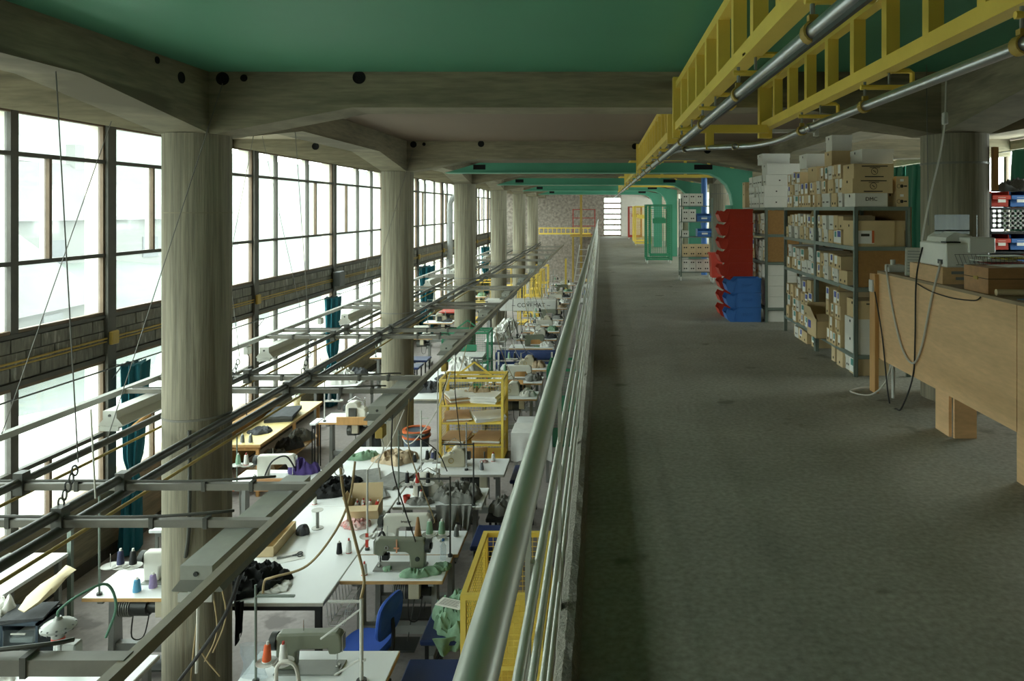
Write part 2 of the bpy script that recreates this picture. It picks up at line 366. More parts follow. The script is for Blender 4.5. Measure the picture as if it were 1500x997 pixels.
# ------------------------------------------------------------------ windows
POSTS = [8.86 + 3.727 * k for k in range(-3, 10)]
for y in POSTS:
    if y < YFAR:
        o = MB().box(XW - .06, XW + .05, y - .075, y + .075, -1.75, 2.56).build('window_post', post_mat); o['kind'] = 'structure'
        MB().box(XW - .24, XW - .06, y - .06, y + .06, -1.75, 2.56).build('outer_fin', fin_mat, o)
PAT = {-1: ([5.95, (7.43, .1)], [6.55, 7.92]), 0: ([10.9], [9.75, 11.7]), 1: ([13.46, 14.9], [15.33]), 2: ([17.99, 19.08], [17.19]), 4: ([24.9, 26.3], [24.57])}
def lattice(name, ya, yb, zrows, full, mid, label_rows, midrow, extra=None):
    w = MB().box(XW - .05, XW + .01, ya, ya + .03, zrows[-1], zrows[0]).box(XW - .05, XW + .01, yb - .03, yb, zrows[-1], zrows[0]) \
        .box(XW - .05, XW + .01, ya, yb, zrows[0] - .035, zrows[0]).box(XW - .05, XW + .01, ya, yb, zrows[-1], zrows[-1] + .035).build(name, frame_mat)
    w['kind'] = 'structure'
    fu = [(f if isinstance(f, tuple) else (f, .045)) for f in full]
    for y, t in fu:
        m = MB().box(XW - .05, XW + .015, y - t / 2, y + t / 2, zrows[-1], zrows[0]).build('mullion', post_mat, w)
        MB().box(XW - .12, XW - .05, y - t / 2 + .008, y + t / 2 - .008, zrows[-1], zrows[0]).build('outer_reveal', fin_mat, m)
    for z in zrows[1:-1]:
        MB().box(XW - .045, XW + .018, ya, yb, z - .022, z + .022).build('transom', post_mat, w)
    for y in mid:
        m = MB().box(XW - .045, XW + .012, y - .02, y + .02, zrows[midrow + 1], zrows[midrow]).build('mullion', frame_mat, w)
        MB().box(XW - .1, XW - .045, y - .014, y + .014, zrows[midrow + 1], zrows[midrow]).build('outer_reveal', fin_mat, m)
    for r in range(len(zrows) - 1):
        ys = sorted([ya, yb] + [f[0] for f in fu] + (list(mid) if r == midrow else []))
        for a, b in zip(ys, ys[1:]):
            MB().box(XW - .03, XW - .025, a + .02, b - .02, zrows[r + 1] + .02, zrows[r] - .02).build('pane', glass, w)
wn = 1
for i, ya in enumerate(POSTS[:-1]):
    k = i - 3; yb = min(POSTS[i + 1], YFAR)
    if ya >= YFAR - .3: break
    rnd = random.Random(k + 40)
    full, mid = PAT.get(k, ([ya + 1.1 + rnd.uniform(-.2, .2), ya + 2.5 + rnd.uniform(-.2, .2)], [ya + .75, ya + 1.9]))
    mid = [m for m in mid if m < yb - .1]; full = [f for f in full if (f[0] if isinstance(f, tuple) else f) < yb - .1]
    lattice('window_%d' % wn, ya + .075, yb - .075, [2.56, 2.11, .998, .29], full, mid, None, 1); wn += 1
    lattice('window_%d' % wn, ya + .075, yb - .075, [-.25, -1.12, -1.75], full, mid, None, 1); wn += 1
# right-hand windows (curtained where the camera sees them)
for k in range(12):
    y0 = 6 + k * 3.0; w = MB().box(XR, XR + .08, y0, y0 + .08, .75, 2.5).box(XR, XR + .08, y0 + .08, y0 + 3.0, 1.7, 1.74).build('window_%d' % wn, frame_mat); w['kind'] = 'structure'; wn += 1
    for z0, z1 in ((.75, 1.7), (1.74, 2.5)): MB().box(XR + .02, XR + .025, y0 + .08, y0 + 3.0, z0, z1).build('pane', glass, w)
# ------------------------------------------------------------------ outside: misty hillside and houses
mb = MB(); n1, n2 = 40, 30
for i in range(n1 + 1):
    for j in range(n2 + 1):
        x = XW - 4 - 260 * (j / n2) ** 1.5; y = -60 + 420 * i / n1
        h = -4.6 + 62 * max(0, (j / n2 - .12)) ** 1.2 * (1 + .35 * noise.noise(Vector((y * .012, j * .08, 3)))) + 1.8 * noise.noise(Vector((x * .06, y * .06, 1))) * min(1, j / 6)
        mb.v.append((x, y, h))
for i in range(n1):
    for j in range(n2): mb.f.append((i * (n2 + 1) + j, i * (n2 + 1) + j + 1, (i + 1) * (n2 + 1) + j + 1, (i + 1) * (n2 + 1) + j))
struct('misty_hillside', mb, mat('misty_slope', (68, 76, 70), 1, var=.3, scale=.06, fine=(.3, .25), world_co=True), smooth=True)
struct('yard', MB().box(XW - 16, XW - .3, -60, 200, -4.6, -4.4), mat('pale_gravel', (160, 160, 154), 1, var=.08, world_co=True))
hw = mat('pale_render', (92, 93, 90), .95, var=.03); hr = mat('weathered_tile', (72, 71, 70), .95, var=.1, scale=2)
def house(x, y, z, w, l, h, rz, lab):
    t = thing('house', lab, 'house', (x, y, z), rz)
    MB().box(-w / 2, w / 2, -l / 2, l / 2, 0, h).build('walls', hw, t)
    MB().prism([(-w / 2 - .4, h - .1), (w / 2 + .4, h - .1), (0, h + w * .42)], -l / 2 - .4, l / 2 + .4, 'y').build('roof', hr, t)
    for k in range(int(l // 3)):
        f = MB().box(w / 2, w / 2 + .06, -l / 2 + 1 + k * 3, -l / 2 + 2.1 + k * 3, h * .5, h * .5 + 1.3).build('window', mat('house_window', (50, 54, 58), .3), t)
    MB().box(-.4, .4, l * .2, l * .2 + .7, h + w * .2, h + w * .5 + .6).build('chimney', hw, t)
house(-24, 21, -5.2, 9, 16, 3.2, .1, 'pale house with a wide tiled roof close outside the windows')
house(-34, 44, -4, 8, 12, 5, -.3, 'pale two-storey house further along outside the windows')
house(-60, 50, -2, 9, 14, 6, .4, 'pale house on the misty slope outside the windows')
house(-70, 86, 1, 9, 12, 6, .2, 'pale house higher up the misty slope')
# ------------------------------------------------------------------ railing
rl = thing('railing', 'long grey-white steel tube railing with four thin rails along the gallery edge', 'railing', (-.15, 0, 0))
MB().tube([(0, YBACK, EYE - .566), (0, 38, EYE - .566)], .027, 16).build('top_rail', rail_mat, rl, True)
for dr, r in ((.857, .012), (1.03, .0105), (1.22, .0095), (1.36, .0085)):
    MB().tube([(0, YBACK, EYE - dr), (0, 38, EYE - dr)], r, 10).build('rail', rail_mat, rl, True)
y = -3.0
while y < 38:
    p = MB().bar((0, y, -.12), (0, y, EYE - .57), .011, .05)
    p.build('post', rail_mat, rl); y += 1.9
MB().bar((-.025, 1.78, 0), (-.025, 1.78, .79), .012, .035).bar((-.03, 1.78, .69), (0, 1.78, .69), .02, .02).build('bracket', rail_mat, rl)
# ------------------------------------------------------------------ green steel portal beams on the gallery
for n in (2, 3, 4, 5):
    y = ROWS[n] + .12
    t = thing('steel_portal', ['', '', 'green steel portal beam nearest the red bins, carried on a curved leg', 'green steel portal beam behind the wheeled box shelf', 'green steel portal beam over the green mesh cages', 'green steel portal beam nearest the stone end wall'][n], 'beam', (0, y, 0), 0, 'green steel portals')
    poly = [(-2.55, 2.15), (1.62, 2.15), (1.8, 2.13), (1.95, 2.06), (2.07, 1.95), (2.14, 1.8), (2.17, 1.62), (2.17, 1.55), (2.5, 1.55), (2.5, 2.17), (1.6, 2.31), (-2.0, 2.31)]
    MB().prism(poly, -.06, .06, 'y').build('beam', steelg, t)
    fl = MB()
    for (x0, z0), (x1, z1) in zip(poly[:8], poly[1:8]): fl.bar((x0, 0, z0 - .006), (x1, 0, z1 - .006), .22, .014)
    fl.build('bottom_flange', mat('green_flange', (120, 186, 160), .5, var=.05), t)
    MB().box(2.17, 2.5, -.1, .1, 0, 1.55).build('leg', steelg, t)
    for x, w in ((-2.0, .1), (1.69, .15)):
        MB().box(x - w, x + w, -.068, -.058, 2.2, 2.28).build('slot', holem, t)
    MB().box(-.35, 0, -.075, -.06, 2.17, 2.29).build('splice_plate', steelg, t)
# ------------------------------------------------------------------ conveyor: yellow lattice girders, hangers, aluminium pipes
def truss(name, x, y0, y1, lab, along='y', posts=None):
    t = thing(name, lab, 'girder', (x, y0, 0) if along == 'y' else (y0, x, 0), 0 if along == 'y' else -math.pi / 2, 'yellow conveyor girders')
    L = y1 - y0; zb, zt = 2.17, 2.50
    MB().box(-.035, .035, 0, L, zb, zb + .06).build('lower_chord', yellow, t)
    MB().box(-.03, .03, 0, L, zt, zt + .05).build('upper_chord', yellow, t)
    k = max(2, int(L / .42))
    for i in range(1, k):
        MB().box(-.03, .03, L * i / k - .028, L * i / k + .028, zb + .06, zt).build('upright', yellow, t)
    for yy in (.0, L):
        MB().box(-.05, .05, yy - .035, yy + .035, zb - .06, zt + .09).build('end_plate', yellow, t)
    return t
PZ = 2.017; PXL = .56; PXR = 1.2
def hanger(xp, xt, y):
    t = thing('pipe_hanger', 'yellow C-shaped hanger clamping the conveyor pipe under the girder', 'bracket', (xp, y, PZ), 0, 'pipe hangers on the conveyor')
    dx = xt - xp
    MB().tube([(dx, 0, .16), (dx + .1, 0, .16), (dx + .115, 0, .15), (dx + .115, 0, .1), (dx + .1, 0, .085), (-.02, 0, .085)], .012, 6).bar((dx - .02, -.02, .165), (dx - .02, .04, .165), .03, .012).build('hook', yellow, t, True)
    MB().cyl((0, 0, .02), (0, 0, .11), .007, n=8).build('bolt', gmetal, t, True)
    MB().cyl((dx + .01, 0, .1), (dx + .01, 0, .152), .006, n=8).build('bolt', gmetal, t, True)
    MB().ring((0, 0, 0), .024, .006, 'y', 14, .02).box(-.012, .012, -.012, .012, .028, .045).build('clip', ygrey, t, True)
tl = ['nearest the back of the gallery', 'past the first concrete beam', 'past the first green portal', 'far down the gallery']
for k, (a, b) in enumerate(((.35, 5.84), (6.34, 11.84), (12.34, 17.84), (18.34, 23.84))):
    truss('lattice_girder', .62, a, b, 'yellow lattice girder over the left conveyor pipe, ' + tl[k])
    y = a + .55
    while y < b: hanger(PXL, .62, y); y += 1.05 if k < 2 else 1.6
truss('lattice_girder', 1.3, .35, 5.84, 'yellow lattice girder over the right conveyor pipe')
for y in (1.0, 2.1, 3.35, 4.4): hanger(PXR, 1.3, y)
for o in (truss('lattice_girder', 14.6, .75, 2.6, 'short yellow lattice girder crossing above the wheeled box shelf', 'x'),
          truss('lattice_girder', 21, .75, 2.6, 'short yellow lattice girder crossing above the green mesh cages', 'x')):
    for q in (.3, 1.5): MB().cyl((0, q, 2.55), (0, q, CEIL + .02), .012, n=8).build('hanger_rod', ygrey, o, True)
o = MB().box(.62, 1.28, 5.6, 5.66, 2.13, 2.19).box(.8, .86, 5.6, 5.66, 2.0, 2.13).build('yellow_channel', yellow); tag(o, 'short yellow channel bar joining the two conveyor girders under the concrete beam', 'bar')
pl = thing('conveyor_pipe', 'straight aluminium conveyor pipe running the whole gallery under the left girders', 'pipe', (0, 0, 0))
MB().tube([(PXL, YBACK + .1, PZ), (PXL, 30, PZ)], .021, 14).build('pipe', alu, pl, True)
MB().box(PXL - .006, PXL + .006, YBACK + .1, 30, PZ - .033, PZ - .019).build('running_slot', dmetal, pl)
pr = thing('conveyor_pipe', 'curved aluminium conveyor pipe that swings over to join the straight one', 'pipe', (0, 0, 0))
MB().tube([(PXR, YBACK + .1, PZ), (PXR, 2, PZ), (PXR, 4.3, PZ), (PXR + .01, 4.9, PZ), (1.18, 5.2, PZ), (1.1, 5.44, PZ), (.92, 5.57, PZ), (.72, 5.68, PZ), (.60, 5.9, PZ), (.58, 6.2, PZ)], .021, 12, sub=6).build('pipe', alu, pr, True)
for q in ((1.0, 5.51), (1.2, 4.2), (.66, 5.76)): MB().ring((q[0], q[1], PZ), .022, .005, 'y', 14, .03).build('sleeve', chrome, pr, True)
o = MB().box(.75, 1.9, 6.55, 6.6, 2.23, 2.26).box(1.9, 1.94, 6.55, 6.6, 2.2, 2.36).build('ceiling_light_rail', lightgrey); tag(o, 'thin pale grey rail fixed behind the first concrete beam', 'rail')
# blue riser pipe, grey drainpipe, far yellow hoist
o = MB().cyl((2.44, 17.4, 0), (2.44, 17.4, 2.3), .07, n=16).ring((2.44, 17.4, 1.2), .07, .012, 'z', 16, .03).build('riser_pipe', bluep, None, True); tag(o, 'blue vertical riser pipe behind the wheeled box shelf', 'pipe')
o = MB().tube([(-5.68, 27.8, G), (-5.68, 27.8, 1.75), (-5.6, 27.8, 1.95), (-5.35, 27.8, 2.1), (-5.3, 27.8, 2.4)], .1, 12).ring((-5.68, 27.8, 1.5), .1, .02, 'z', 14, .03).build('drainpipe', mat('grey_drainpipe', (150, 152, 150), .5), None, True); tag(o, 'thick grey drainpipe with an elbow in front of the far windows', 'pipe')
t = thing('hoist', 'tall yellow hoist post with a lattice arm near the stone end wall', 'hoist', (-1.02, 38.3, G))
MB().box(-.06, .06, -.06, .06, 0, 5.25).build('post', ygrey, t); MB().box(-2.2, .5, -.05, .05, 2.85, 2.93).box(-2.2, .5, -.05, .05, 3.15, 3.21).build('arm', yellow, t)
for k in range(12): MB().box(-2.2 + k * .23, -2.16 + k * .23, -.03, .03, 2.93, 3.15).build('lattice_bar', yellow, t)
MB().box(-.2, .2, -.12, .12, 4.9, 5.15).build('trolley', ygrey, t)
t = thing('frame_rack', 'open red steel frame standing against the stone end wall', 'rack', (-.95, 41.2, .1))
for x in (-.6, .62): MB().box(x - .025, x + .025, -.03, .03, 0, 1.45).build('upright', mat('red_steel', (158, 52, 40), .5), t)
for z in (.03, .5, .95, 1.42): MB().box(-.6, .62, -.025, .025, z - .02, z + .02).build('crossbar', MATS['red_steel'], t)
o = MB().box(-1.7, -.25, 41.0, 41.6, 0, .1).box(-1.6, -1.5, 41.1, 41.5, G, 0).box(-.45, -.35, 41.1, 41.5, G, 0).build('steel_platform', ygrey); tag(o, 'yellowish steel platform under the red frame by the stone wall', 'platform')
# ------------------------------------------------------------------ overhead cable tracks, lamps, wires
ZT = EYE - 1.75
tr = thing('cable_track_frame', 'grey hanging framework of long rails and crossbars above the sewing tables', 'frame', (0, 0, ZT))
MB().box(-4.63, -4.57, .5, 37, -.02, .03).build('flat_rail', mat('pale_track_paint', (150, 150, 142), .5, .15, var=.1), tr)
MB().tube([(-3.66, .5, .03), (-3.66, 36, .03)], .026, 10).build('long_rail', dark_tube, tr, True)
MB().tube([(-3.68, .5, -.07), (-3.68, 36, -.07)], .011, 8).build('conduit', ygrey, tr, True)
MB().tube([(-3.03, .5, .05), (-3.03, 37, .05)], .028, 10).build('long_rail', dark_tube, tr, True)
MB().tube([(-3.01, .5, -.04), (-3.01, 37, -.04)], .03, 10).build('long_rail', dark_tube, tr, True)
MB().tube([(-3.0, .5, -.115), (-3.0, 37, -.115)], .011, 8).build('conduit', ygrey, tr, True)
MB().box(-1.842, -1.798, .5, 36, -.028, .028).build('flat_rail', mat('yellowed_track_paint', (124, 118, 98), .5, .1, var=.14), tr)
k = 0; bars = [2.84]
while 4.12 + 2.98 * k < 36: bars += [4.12 + 2.98 * k, 4.66 + 2.98 * k]; k += 1
for i, y in enumerate(bars):
    w = .062 if i == 0 else .042
    MB().box(-4.6, -1.82, y - w / 2, y + w / 2, -w / 2, w / 2).build('crossbar', tube_mat, tr)
    if y < 12:
        for x in (-4.2, -3.3, -2.5, -2.2): MB().box(x - .012, x + .012, y - w / 2 - .006, y + w / 2 + .006, -w / 2 - .006, w / 2 + .012).build('cable_tie', dark_tube, tr)
        for x in (-3.66, -3.02): MB().box(x - .03, x + .03, y - .035, y + .035, -.05, .09).build('clamp', dark_tube, tr)
    if y < 16:
        MB().tube([(-4.5, y - w * .3, w / 2 + .012), (-3.4, y - w * .2, w / 2 + .016), (-2.6, y - w * .3, w / 2 + .014), (-2.2, y + .03, w / 2 + .02), (-2.1, y + .1, w / 2 + .004)], .009, 6, sub=4).build('cable', dark_tube, tr, True)
def lamp(x, y, L, white, lab, grp):
    t = thing('fluorescent_lamp', lab, 'lamp', (x, y, ZT - .03), 0, grp)
    m = lightgrey if white else mat('lamp_trough_grey', (150, 152, 141), .5)
    w = .06 if white else .08
    MB().prism([(-w, 0), (w, 0), (w, -.07), (-w, -.07)], 0, L, 'y').build('housing', m, t)
    MB().prism([(-w, -.07), (w, -.07), (w + .05, -.13), (w + .04, -.135), (-w - .04, -.135), (-w - .05, -.13)], .01, L - .01, 'y').build('reflector', m if white else mat('lamp_reflector_grey', (116, 117, 108), .5), t)
    for s in (-.05, .05):
        MB().cyl((s, .04, -.15), (s, L - .04, -.15), .014, n=10).build('tube', mat('unlit_tube_glass', (225, 228, 224), .2), t, True)
    MB().cyl((0, -.006, -.04), (0, .002, -.04), .012, n=10).build('end_screw', dmetal, t)
    MB().box(-.085, .085, -.012, .005, -.175, -.135).build('end_cap', lightgrey, t)
GL = ['grey unlit lamp trough hung over the first cutting table beside the first column', 'grey unlit lamp trough hung before the second column', 'grey unlit lamp trough hung above the yellow paper-pattern cage', 'grey unlit lamp trough hung beyond the yellow paper-pattern cage']
WL = ['white unlit lamp with reflector beside the first column and first teal curtain', 'white unlit lamp with reflector above the long yellow work table', 'white unlit lamp with reflector at the second teal curtain', 'white unlit lamp with reflector by the windows beyond the second column']
for k in range(9):
    lamp(-2.02, 3.68 + 2.98 * k, 1.25, False, GL[min(k, 3)], 'grey lamp troughs over the table row')
for k in range(9):
    lamp(-4.33, 6.5 + 2.98 * k, 1.25, True, WL[min(k, 3)], 'white lamp troughs by the windows')
def wire(p, q, lab, r=.0035, m=None, nm='suspension_wire', grp='thin suspension wires', cat='wire'):
    return tag(MB().tube([p, q], r, 5).build(nm, m or wire_mat, None, True), lab, cat, grp)
wl = 'thin steel wire hanging the track frame from the concrete ceiling'
wire((-3.85, 5.8, 2.24), (-4.6, 5.65, ZT), wl); wire((-3.01, 5.87, 2.55), (-3.66, 5.46, ZT + .03), wl)
wire((-5.05, 11.0, 2.64), (-4.6, 11.4, ZT), wl); wire((-3.02, 11.85, 2.5), (-3.66, 11.3, ZT + .03), wl)
wire((-4.2, 9.0, CEIL), (-4.6, 8.7, ZT), wl); wire((-4.3, 14.5, CEIL), (-4.6, 14.2, ZT), wl)
wire(px(1357, 94, 5.6), px(1360, 330, 5.6), 'thin vertical wire hanging beside the printer on the counter')
def chain(x, y, z, n, lab):
    t = thing('chain', lab, 'chain', (x, y, z), 0, 'chains on the track frame')
    for i in range(n):
        r = MB().ring((0, 0, 0), .014, .006, 'x' if i % 2 else 'y', 12, .004); r.v = [(a + i * .012, b + i * .01, c * 1.7 + i * .042) for a, b, c in r.v]
        r.build('link', dmetal, t, True)
    MB().tube([(n * .012, n * .01, n * .042), (n * .012 - (.2 if x > -3.5 else .35), n * .01 + .1, (2.35 if x > -3.5 else CEIL + .02) - z)], .0035, 6).build('drop_wire', wire_mat, t, True)
chain(-3.03, 4.14, ZT + .1, 5, 'steel chain with hook on the dark rails beside the first pair of crossbars')
chain(-4.05, 2.84, ZT + .04, 6, 'heavy chain with turnbuckle on the thick crossbar above the pneumatic press')
chain(-3.66, 7.3, ZT + .06, 5, 'steel chain on the dark rail above the yellow work table')
chain(-3.03, 7.5, ZT + .1, 5, 'steel chain on the dark rails near the second lamp trough')
# curtain rod, curtains
cr = thing('curtain_rod', 'long thin curtain rod in front of the lower windows', 'rod', (-5.75, 0, -.32))
MB().tube([(0, 2, 0), (0, 40, 0)], .009, 6).build('rod', dmetal, cr, True)
for y in POSTS:
    if 2 < y < 40: MB().bar((-.14, y, 0), (.0, y, 0), .012, .012).bar((-.13, y, -.18), (0, y, -.01), .012, .012).build('bracket', dmetal, cr)
def curtain(x, y, top, bot, w, lab, m=teal, tied=True, flat=.55, grp='bunched teal window curtains', pl=9):
    t = thing('curtain', lab, 'curtain', (x, y, bot), 0, grp)
    H = top - bot; n = 60; R = 26; mb = MB()
    for i in range(R + 1):
        u = i / R                                       # 0 bottom, 1 top
        if tied: s = .72 + .5 * abs(u - .42) ** .9 if u < .42 else .72 + .62 * (u - .42) ** .8
        else: s = 1
        if tied: s -= .32 * math.exp(-((u - .42) / .05) ** 2)
        for k in range(n):
            a = 2 * math.pi * k / n
            r = w * s * (1 + .2 * math.sin(a * pl + .8 * math.sin(u * 5)) + .06 * math.sin(a * 4 + u * 3))
            sway = .09 * w * math.sin(u * 3)
            mb.v.append((r * math.cos(a) * flat, r * math.sin(a) + sway + (.1 * (u - .4) if tied else 0), u * H + (.015 * math.sin(a * pl) if i in (0, R) else 0)))
    for i in range(R):
        for k in range(n): mb.f.append((i * n + k, i * n + (k + 1) % n, (i + 1) * n + (k + 1) % n, (i + 1) * n + k))
    mb.f += [tuple(range(n - 1, -1, -1)), tuple(range(R * n, R * n + n))]
    mb.build('fabric', m, t, True)
    if tied:
        r = MB().ring((0, 0, H * .42), w * .42, .008, 'z', 24, .006); r.v = [(a * (flat + .35), b * 1.15 + .02, c) for a, b, c in r.v]; r.build('tie_cord', cable_t, t, True)
    for q in (-.6, -.2, .2, .6): MB().ring((0, q * w + .06 * tied, H + .012), .012, .004, 'y', 10, .003).build('ring', dmetal, t, True)
CL = ['teal curtain bunched and tied with cord behind the first column', 'teal curtain bunched beside the yellow work table', 'teal curtain half hidden by the second column', 'teal curtain just beyond the second column', 'teal curtain near the grey drainpipe', 'teal curtain far along the windows']
for q, (y, w) in enumerate(((9.0, .17), (15.7, .22), (20.0, .2), (24.2, .36), (31, .3), (36.5, .3))): curtain(-5.72, y, -.34, G + .02, w, CL[q])
o = MB().tube([(-5.45, 8.3, -1.02), (-5.38, 8.36, -.99), (-5.3, 8.66, -.86)], .03, 8).build('wooden_stick', pine, None, True); tag(o, 'short wooden stick tied to the first teal curtain', 'stick')
# yellow conduit along the spandrel
yc = thing('conduit_run', 'yellow cable conduit with junction boxes along the block band under the upper windows', 'conduit', (XW, 0, 0))
MB().tube([(.035, -3, .01), (.035, 41, .01)], .011, 6).build('conduit', ygrey, yc, True); MB().tube([(.03, -3, -.03), (.03, 41, -.03)], .009, 6).build('conduit', ygrey, yc, True)
for y in POSTS:
    if y < 41: MB().bbox(0.052, .1, y - .07, y + .06, -.07, .09, .01).build('junction_box', ygrey, yc)
o = MB().bbox(XW + .052, XW + .2, 16.15, 16.5, -.15, .17, .01).box(XW + .2, XW + .205, 16.2, 16.45, -.1, .12).build('switch_box', mat('dark_switchgear', (74, 76, 74), .5)); tag(o, 'dark grey electrical switch box on a window post', 'box')
# ------------------------------------------------------------------ builders for the workshop floor
def bench(x0, x1, y0, y1, h, topm, label, edge=None, legs=legm, nm='work_table', cat='table', grp=None, thick=.034, legw=.045, shelf=None, inset=.06):
    t = thing(nm, label, cat, ((x0 + x1) / 2, (y0 + y1) / 2, G), 0, grp); w = (x1 - x0) / 2; d = (y1 - y0) / 2
    MB().bbox(-w, w, -d, d, h - thick, h, .004).build('top', topm, t)
    if edge: 
        MB().box(-w, w, -d - .004, -d + .002, h - thick + .003, h - .004).build('edge_band', edge, t)
        MB().box(w - .002, w + .004, -d, d, h - thick + .003, h - .004).build('edge_band', edge, t)
    for sx in (-1, 1):
        for sy in (-1, 1):
            a = sx * (w - inset); b = sy * (d - inset)
            MB().box(a - legw / 2, a + legw / 2, b - legw / 2, b + legw / 2, 0, h - thick).build('leg', legs, t)
    for sy in (-1, 1): MB().box(-w + inset, w - inset, sy * (d - inset) - .012, sy * (d - inset) + .012, h - thick - .06, h - thick).build('apron', legs, t)
    if shelf:
        MB().box(-w + .03, w - .03, -d + .03, d - .03, shelf - .02, shelf).build('shelf', edge or topm, t)
    return t
HT = TT - G
def sewing_table(x0, x1, y0, y1, label, topm=white_top, edge=wood_edge, motor=1, grp='sewing-machine tables', pedal=True):
    t = thing('sewing_table', label, 'table', ((x0 + x1) / 2, (y0 + y1) / 2, G), 0, grp); w = (x1 - x0) / 2; d = (y1 - y0) / 2; h = HT
    MB().bbox(-w, w, -d, d, h - .036, h, .004).build('top', topm, t)
    for y in (-d - .003, d - .002): MB().box(-w, w, y, y + .005, h - .034, h - .004).build('edge_band', edge, t)
    MB().box(w - .002, w + .004, -d, d, h - .034, h - .004).build('edge_band', edge, t)
    for s in (-1, 1):
        x = s * (w - .12)
        MB().prism([(-.05, h - .08), (.05, h - .08), (.07, .06), (-.07, .06)], x - .025, x + .025, 'x').build('leg', legm, t)
        MB().box(x - .03, x + .03, -d + .03, d - .03, 0, .06).build('foot', legm, t)
        MB().box(x - .025, x + .025, -d + .06, d - .06, h - .085, h - .036).build('top_bracket', legm, t)
    MB().box(-w + .12, w - .12, -.04, .03, .16, .24).build('crossbar', legm, t)
    if pedal: MB().box(-.2, .2, -.2, .02, .08, .1).cyl((.1, -.05, .1), (.16, .04, h - .2), .006, n=6).build('pedal', dmetal, t)
    if motor:
        mx = .12 * motor
        m = MB().cyl((mx - .14, -.05, h - .18), (mx + .12, -.05, h - .18), .085, n=18).cyl((mx + .12, -.05, h - .18), (mx + .2, -.05, h - .18), .06, n=14).build('motor', dmetal, t, True)
        for k in range(6): MB().ring((mx - .13 + k * .02, -.05, h - .18), .085, .01, 'x', 18, .004).build('cooling_fin', gmetal, m, True)
        MB().box(mx - .08, mx + .06, -.09, .0, h - .1, h - .036).build('motor_bracket', dmetal, t)
        MB().tube([(mx, -.1, h - .2), (mx + .02, -.16, h - .4), (mx + .1, -.12, h - .42), (mx + .12, -.06, h - .22)], .006, 6, sub=5).build('motor_cable', cable_b, t, True)
        MB().bbox(w - .32, w - .22, -d + .03, -d + .1, h - .19, h - .036, .005).build('switch_box', m_beige, t)
    return t
def machine(x, y, rz, label, m=m_white, kind='lock', brand=None, grp='sewing machines', z=TT):
    t = thing('sewing_machine', label, 'sewing machine', (x, y, z), rz, grp)
    if kind == 'lock':
        MB().bbox(-.24, .24, -.09, .09, 0, .012, .003).build('bed', gmetal, t)
        P = [(.1, .012), (.235, .012), (.24, .1), (.24, .25), (.225, .275), (-.2, .285), (-.235, .27), (-.245, .2), (-.245, .14), (-.2, .125), (-.15, .125), (-.14, .165), (.06, .16), (.09, .14)]
        a = MB(); a.prism(P, -.045, .045, 'y'); ob = a.build('arm', m, t)
        bv = ob.modifiers.new('soft_edges', 'BEVEL'); bv.width = .014; bv.segments = 2; bv.limit_method = 'ANGLE'
        MB().bbox(-.25, -.243, -.035, .035, .14, .26, .002).build('face_plate', chrome, t)
        MB().cyl((.24, 0, .205), (.285, 0, .205), .062, n=20).cyl((.285, 0, .205), (.3, 0, .205), .03, n=12).build('handwheel', dmetal, t, True)
        MB().cyl((-.2, 0, .02), (-.2, 0, .14), .005, n=8).cyl((-.2, 0, .02), (-.2, 0, .05), .008, n=8).build('needle_bar', chrome, t, True)
        MB().box(-.215, -.19, -.025, .012, .013, .022).build('presser_foot', chrome, t)
        MB().ring((-.12, -.048, .21), .012, .006, 'y', 12, .006).build('tension_dial', chrome, t, True)
        MB().cyl((.05, 0, .28), (.05, 0, .36), .004, n=6).build('thread_pin', chrome, t)
        MB().cyl((.17, -.047, .1), (.17, -.052, .1), .022, n=14).build('stitch_dial', dmetal, t, True)
        if brand: text_part(brand, .034, inkm, t, T(.0, .0465, .22) @ rotm('Z', math.pi) @ rotm('X', math.pi / 2))
    else:                                               # overlock / cover-seam head
        P = [(-.16, 0), (.16, 0), (.17, .06), (.165, .19), (.13, .24), (.03, .25), (-.02, .225), (-.05, .16), (-.14, .14), (-.165, .09)]
        ob = MB().prism(P, -.1, .08, 'y').build('body', m, t)
        bv = ob.modifiers.new('soft_edges', 'BEVEL'); bv.width = .018; bv.segments = 2; bv.limit_method = 'ANGLE'
        MB().bbox(-.26, -.15, -.13, .06, .06, .075, .003).build('cloth_plate', chrome, t)
        MB().cyl((.17, -.01, .13), (.22, -.01, .13), .055, n=18).build('handwheel', dmetal, t, True)
        for q in (-.08, -.03, .02): MB().cyl((q, -.1, .2), (q, -.125, .2), .012, n=10).build('tension_dial', chrome, t, True)
        MB().cyl((-.12, -.02, .14), (-.12, -.02, .3), .012, n=8).build('needle_clamp', chrome, t, True)
        MB().ring((-.02, -.103, .09), .03, .006, 'y', 16, .004).build('belt_cover', ygrey, t, True)
        MB().box(-.02, .1, .085, .12, .02, .16).build('drive_housing', dmetal, t)
        MB().tube([(-.15, .03, .25), (.0, .05, .34), (.14, .03, .25)], .005, 6).build('thread_guide', chrome, t, True)
    return t
def spool(x, y, z, col, h=.13, r=.032, lean=0, where='standing on a sewing table'):
    nm = {'lilac': 'lilac', 'sage': 'pale green'}.get(col, col)
    t = thing('thread_cone', '%s thread cone %s' % (nm, where), 'thread cone', (x, y, z), 0, 'thread cones on the tables')
    if lean: t.rotation_euler = (0, lean, 0)
    MB().lathe([(r, .006), (r * 1.02, .02), (r * .72, h * .88), (r * .5, h * .93)], n=14).build('thread', THREADS[col], t, True)
    MB().lathe([(r * 1.05, 0), (r * 1.05, .006)], n=14).lathe([(r * .34, h * .9), (r * .3, h + .012)], n=10).build('core', stick_w if col != 'white' else stick_r, t, True)
    return t
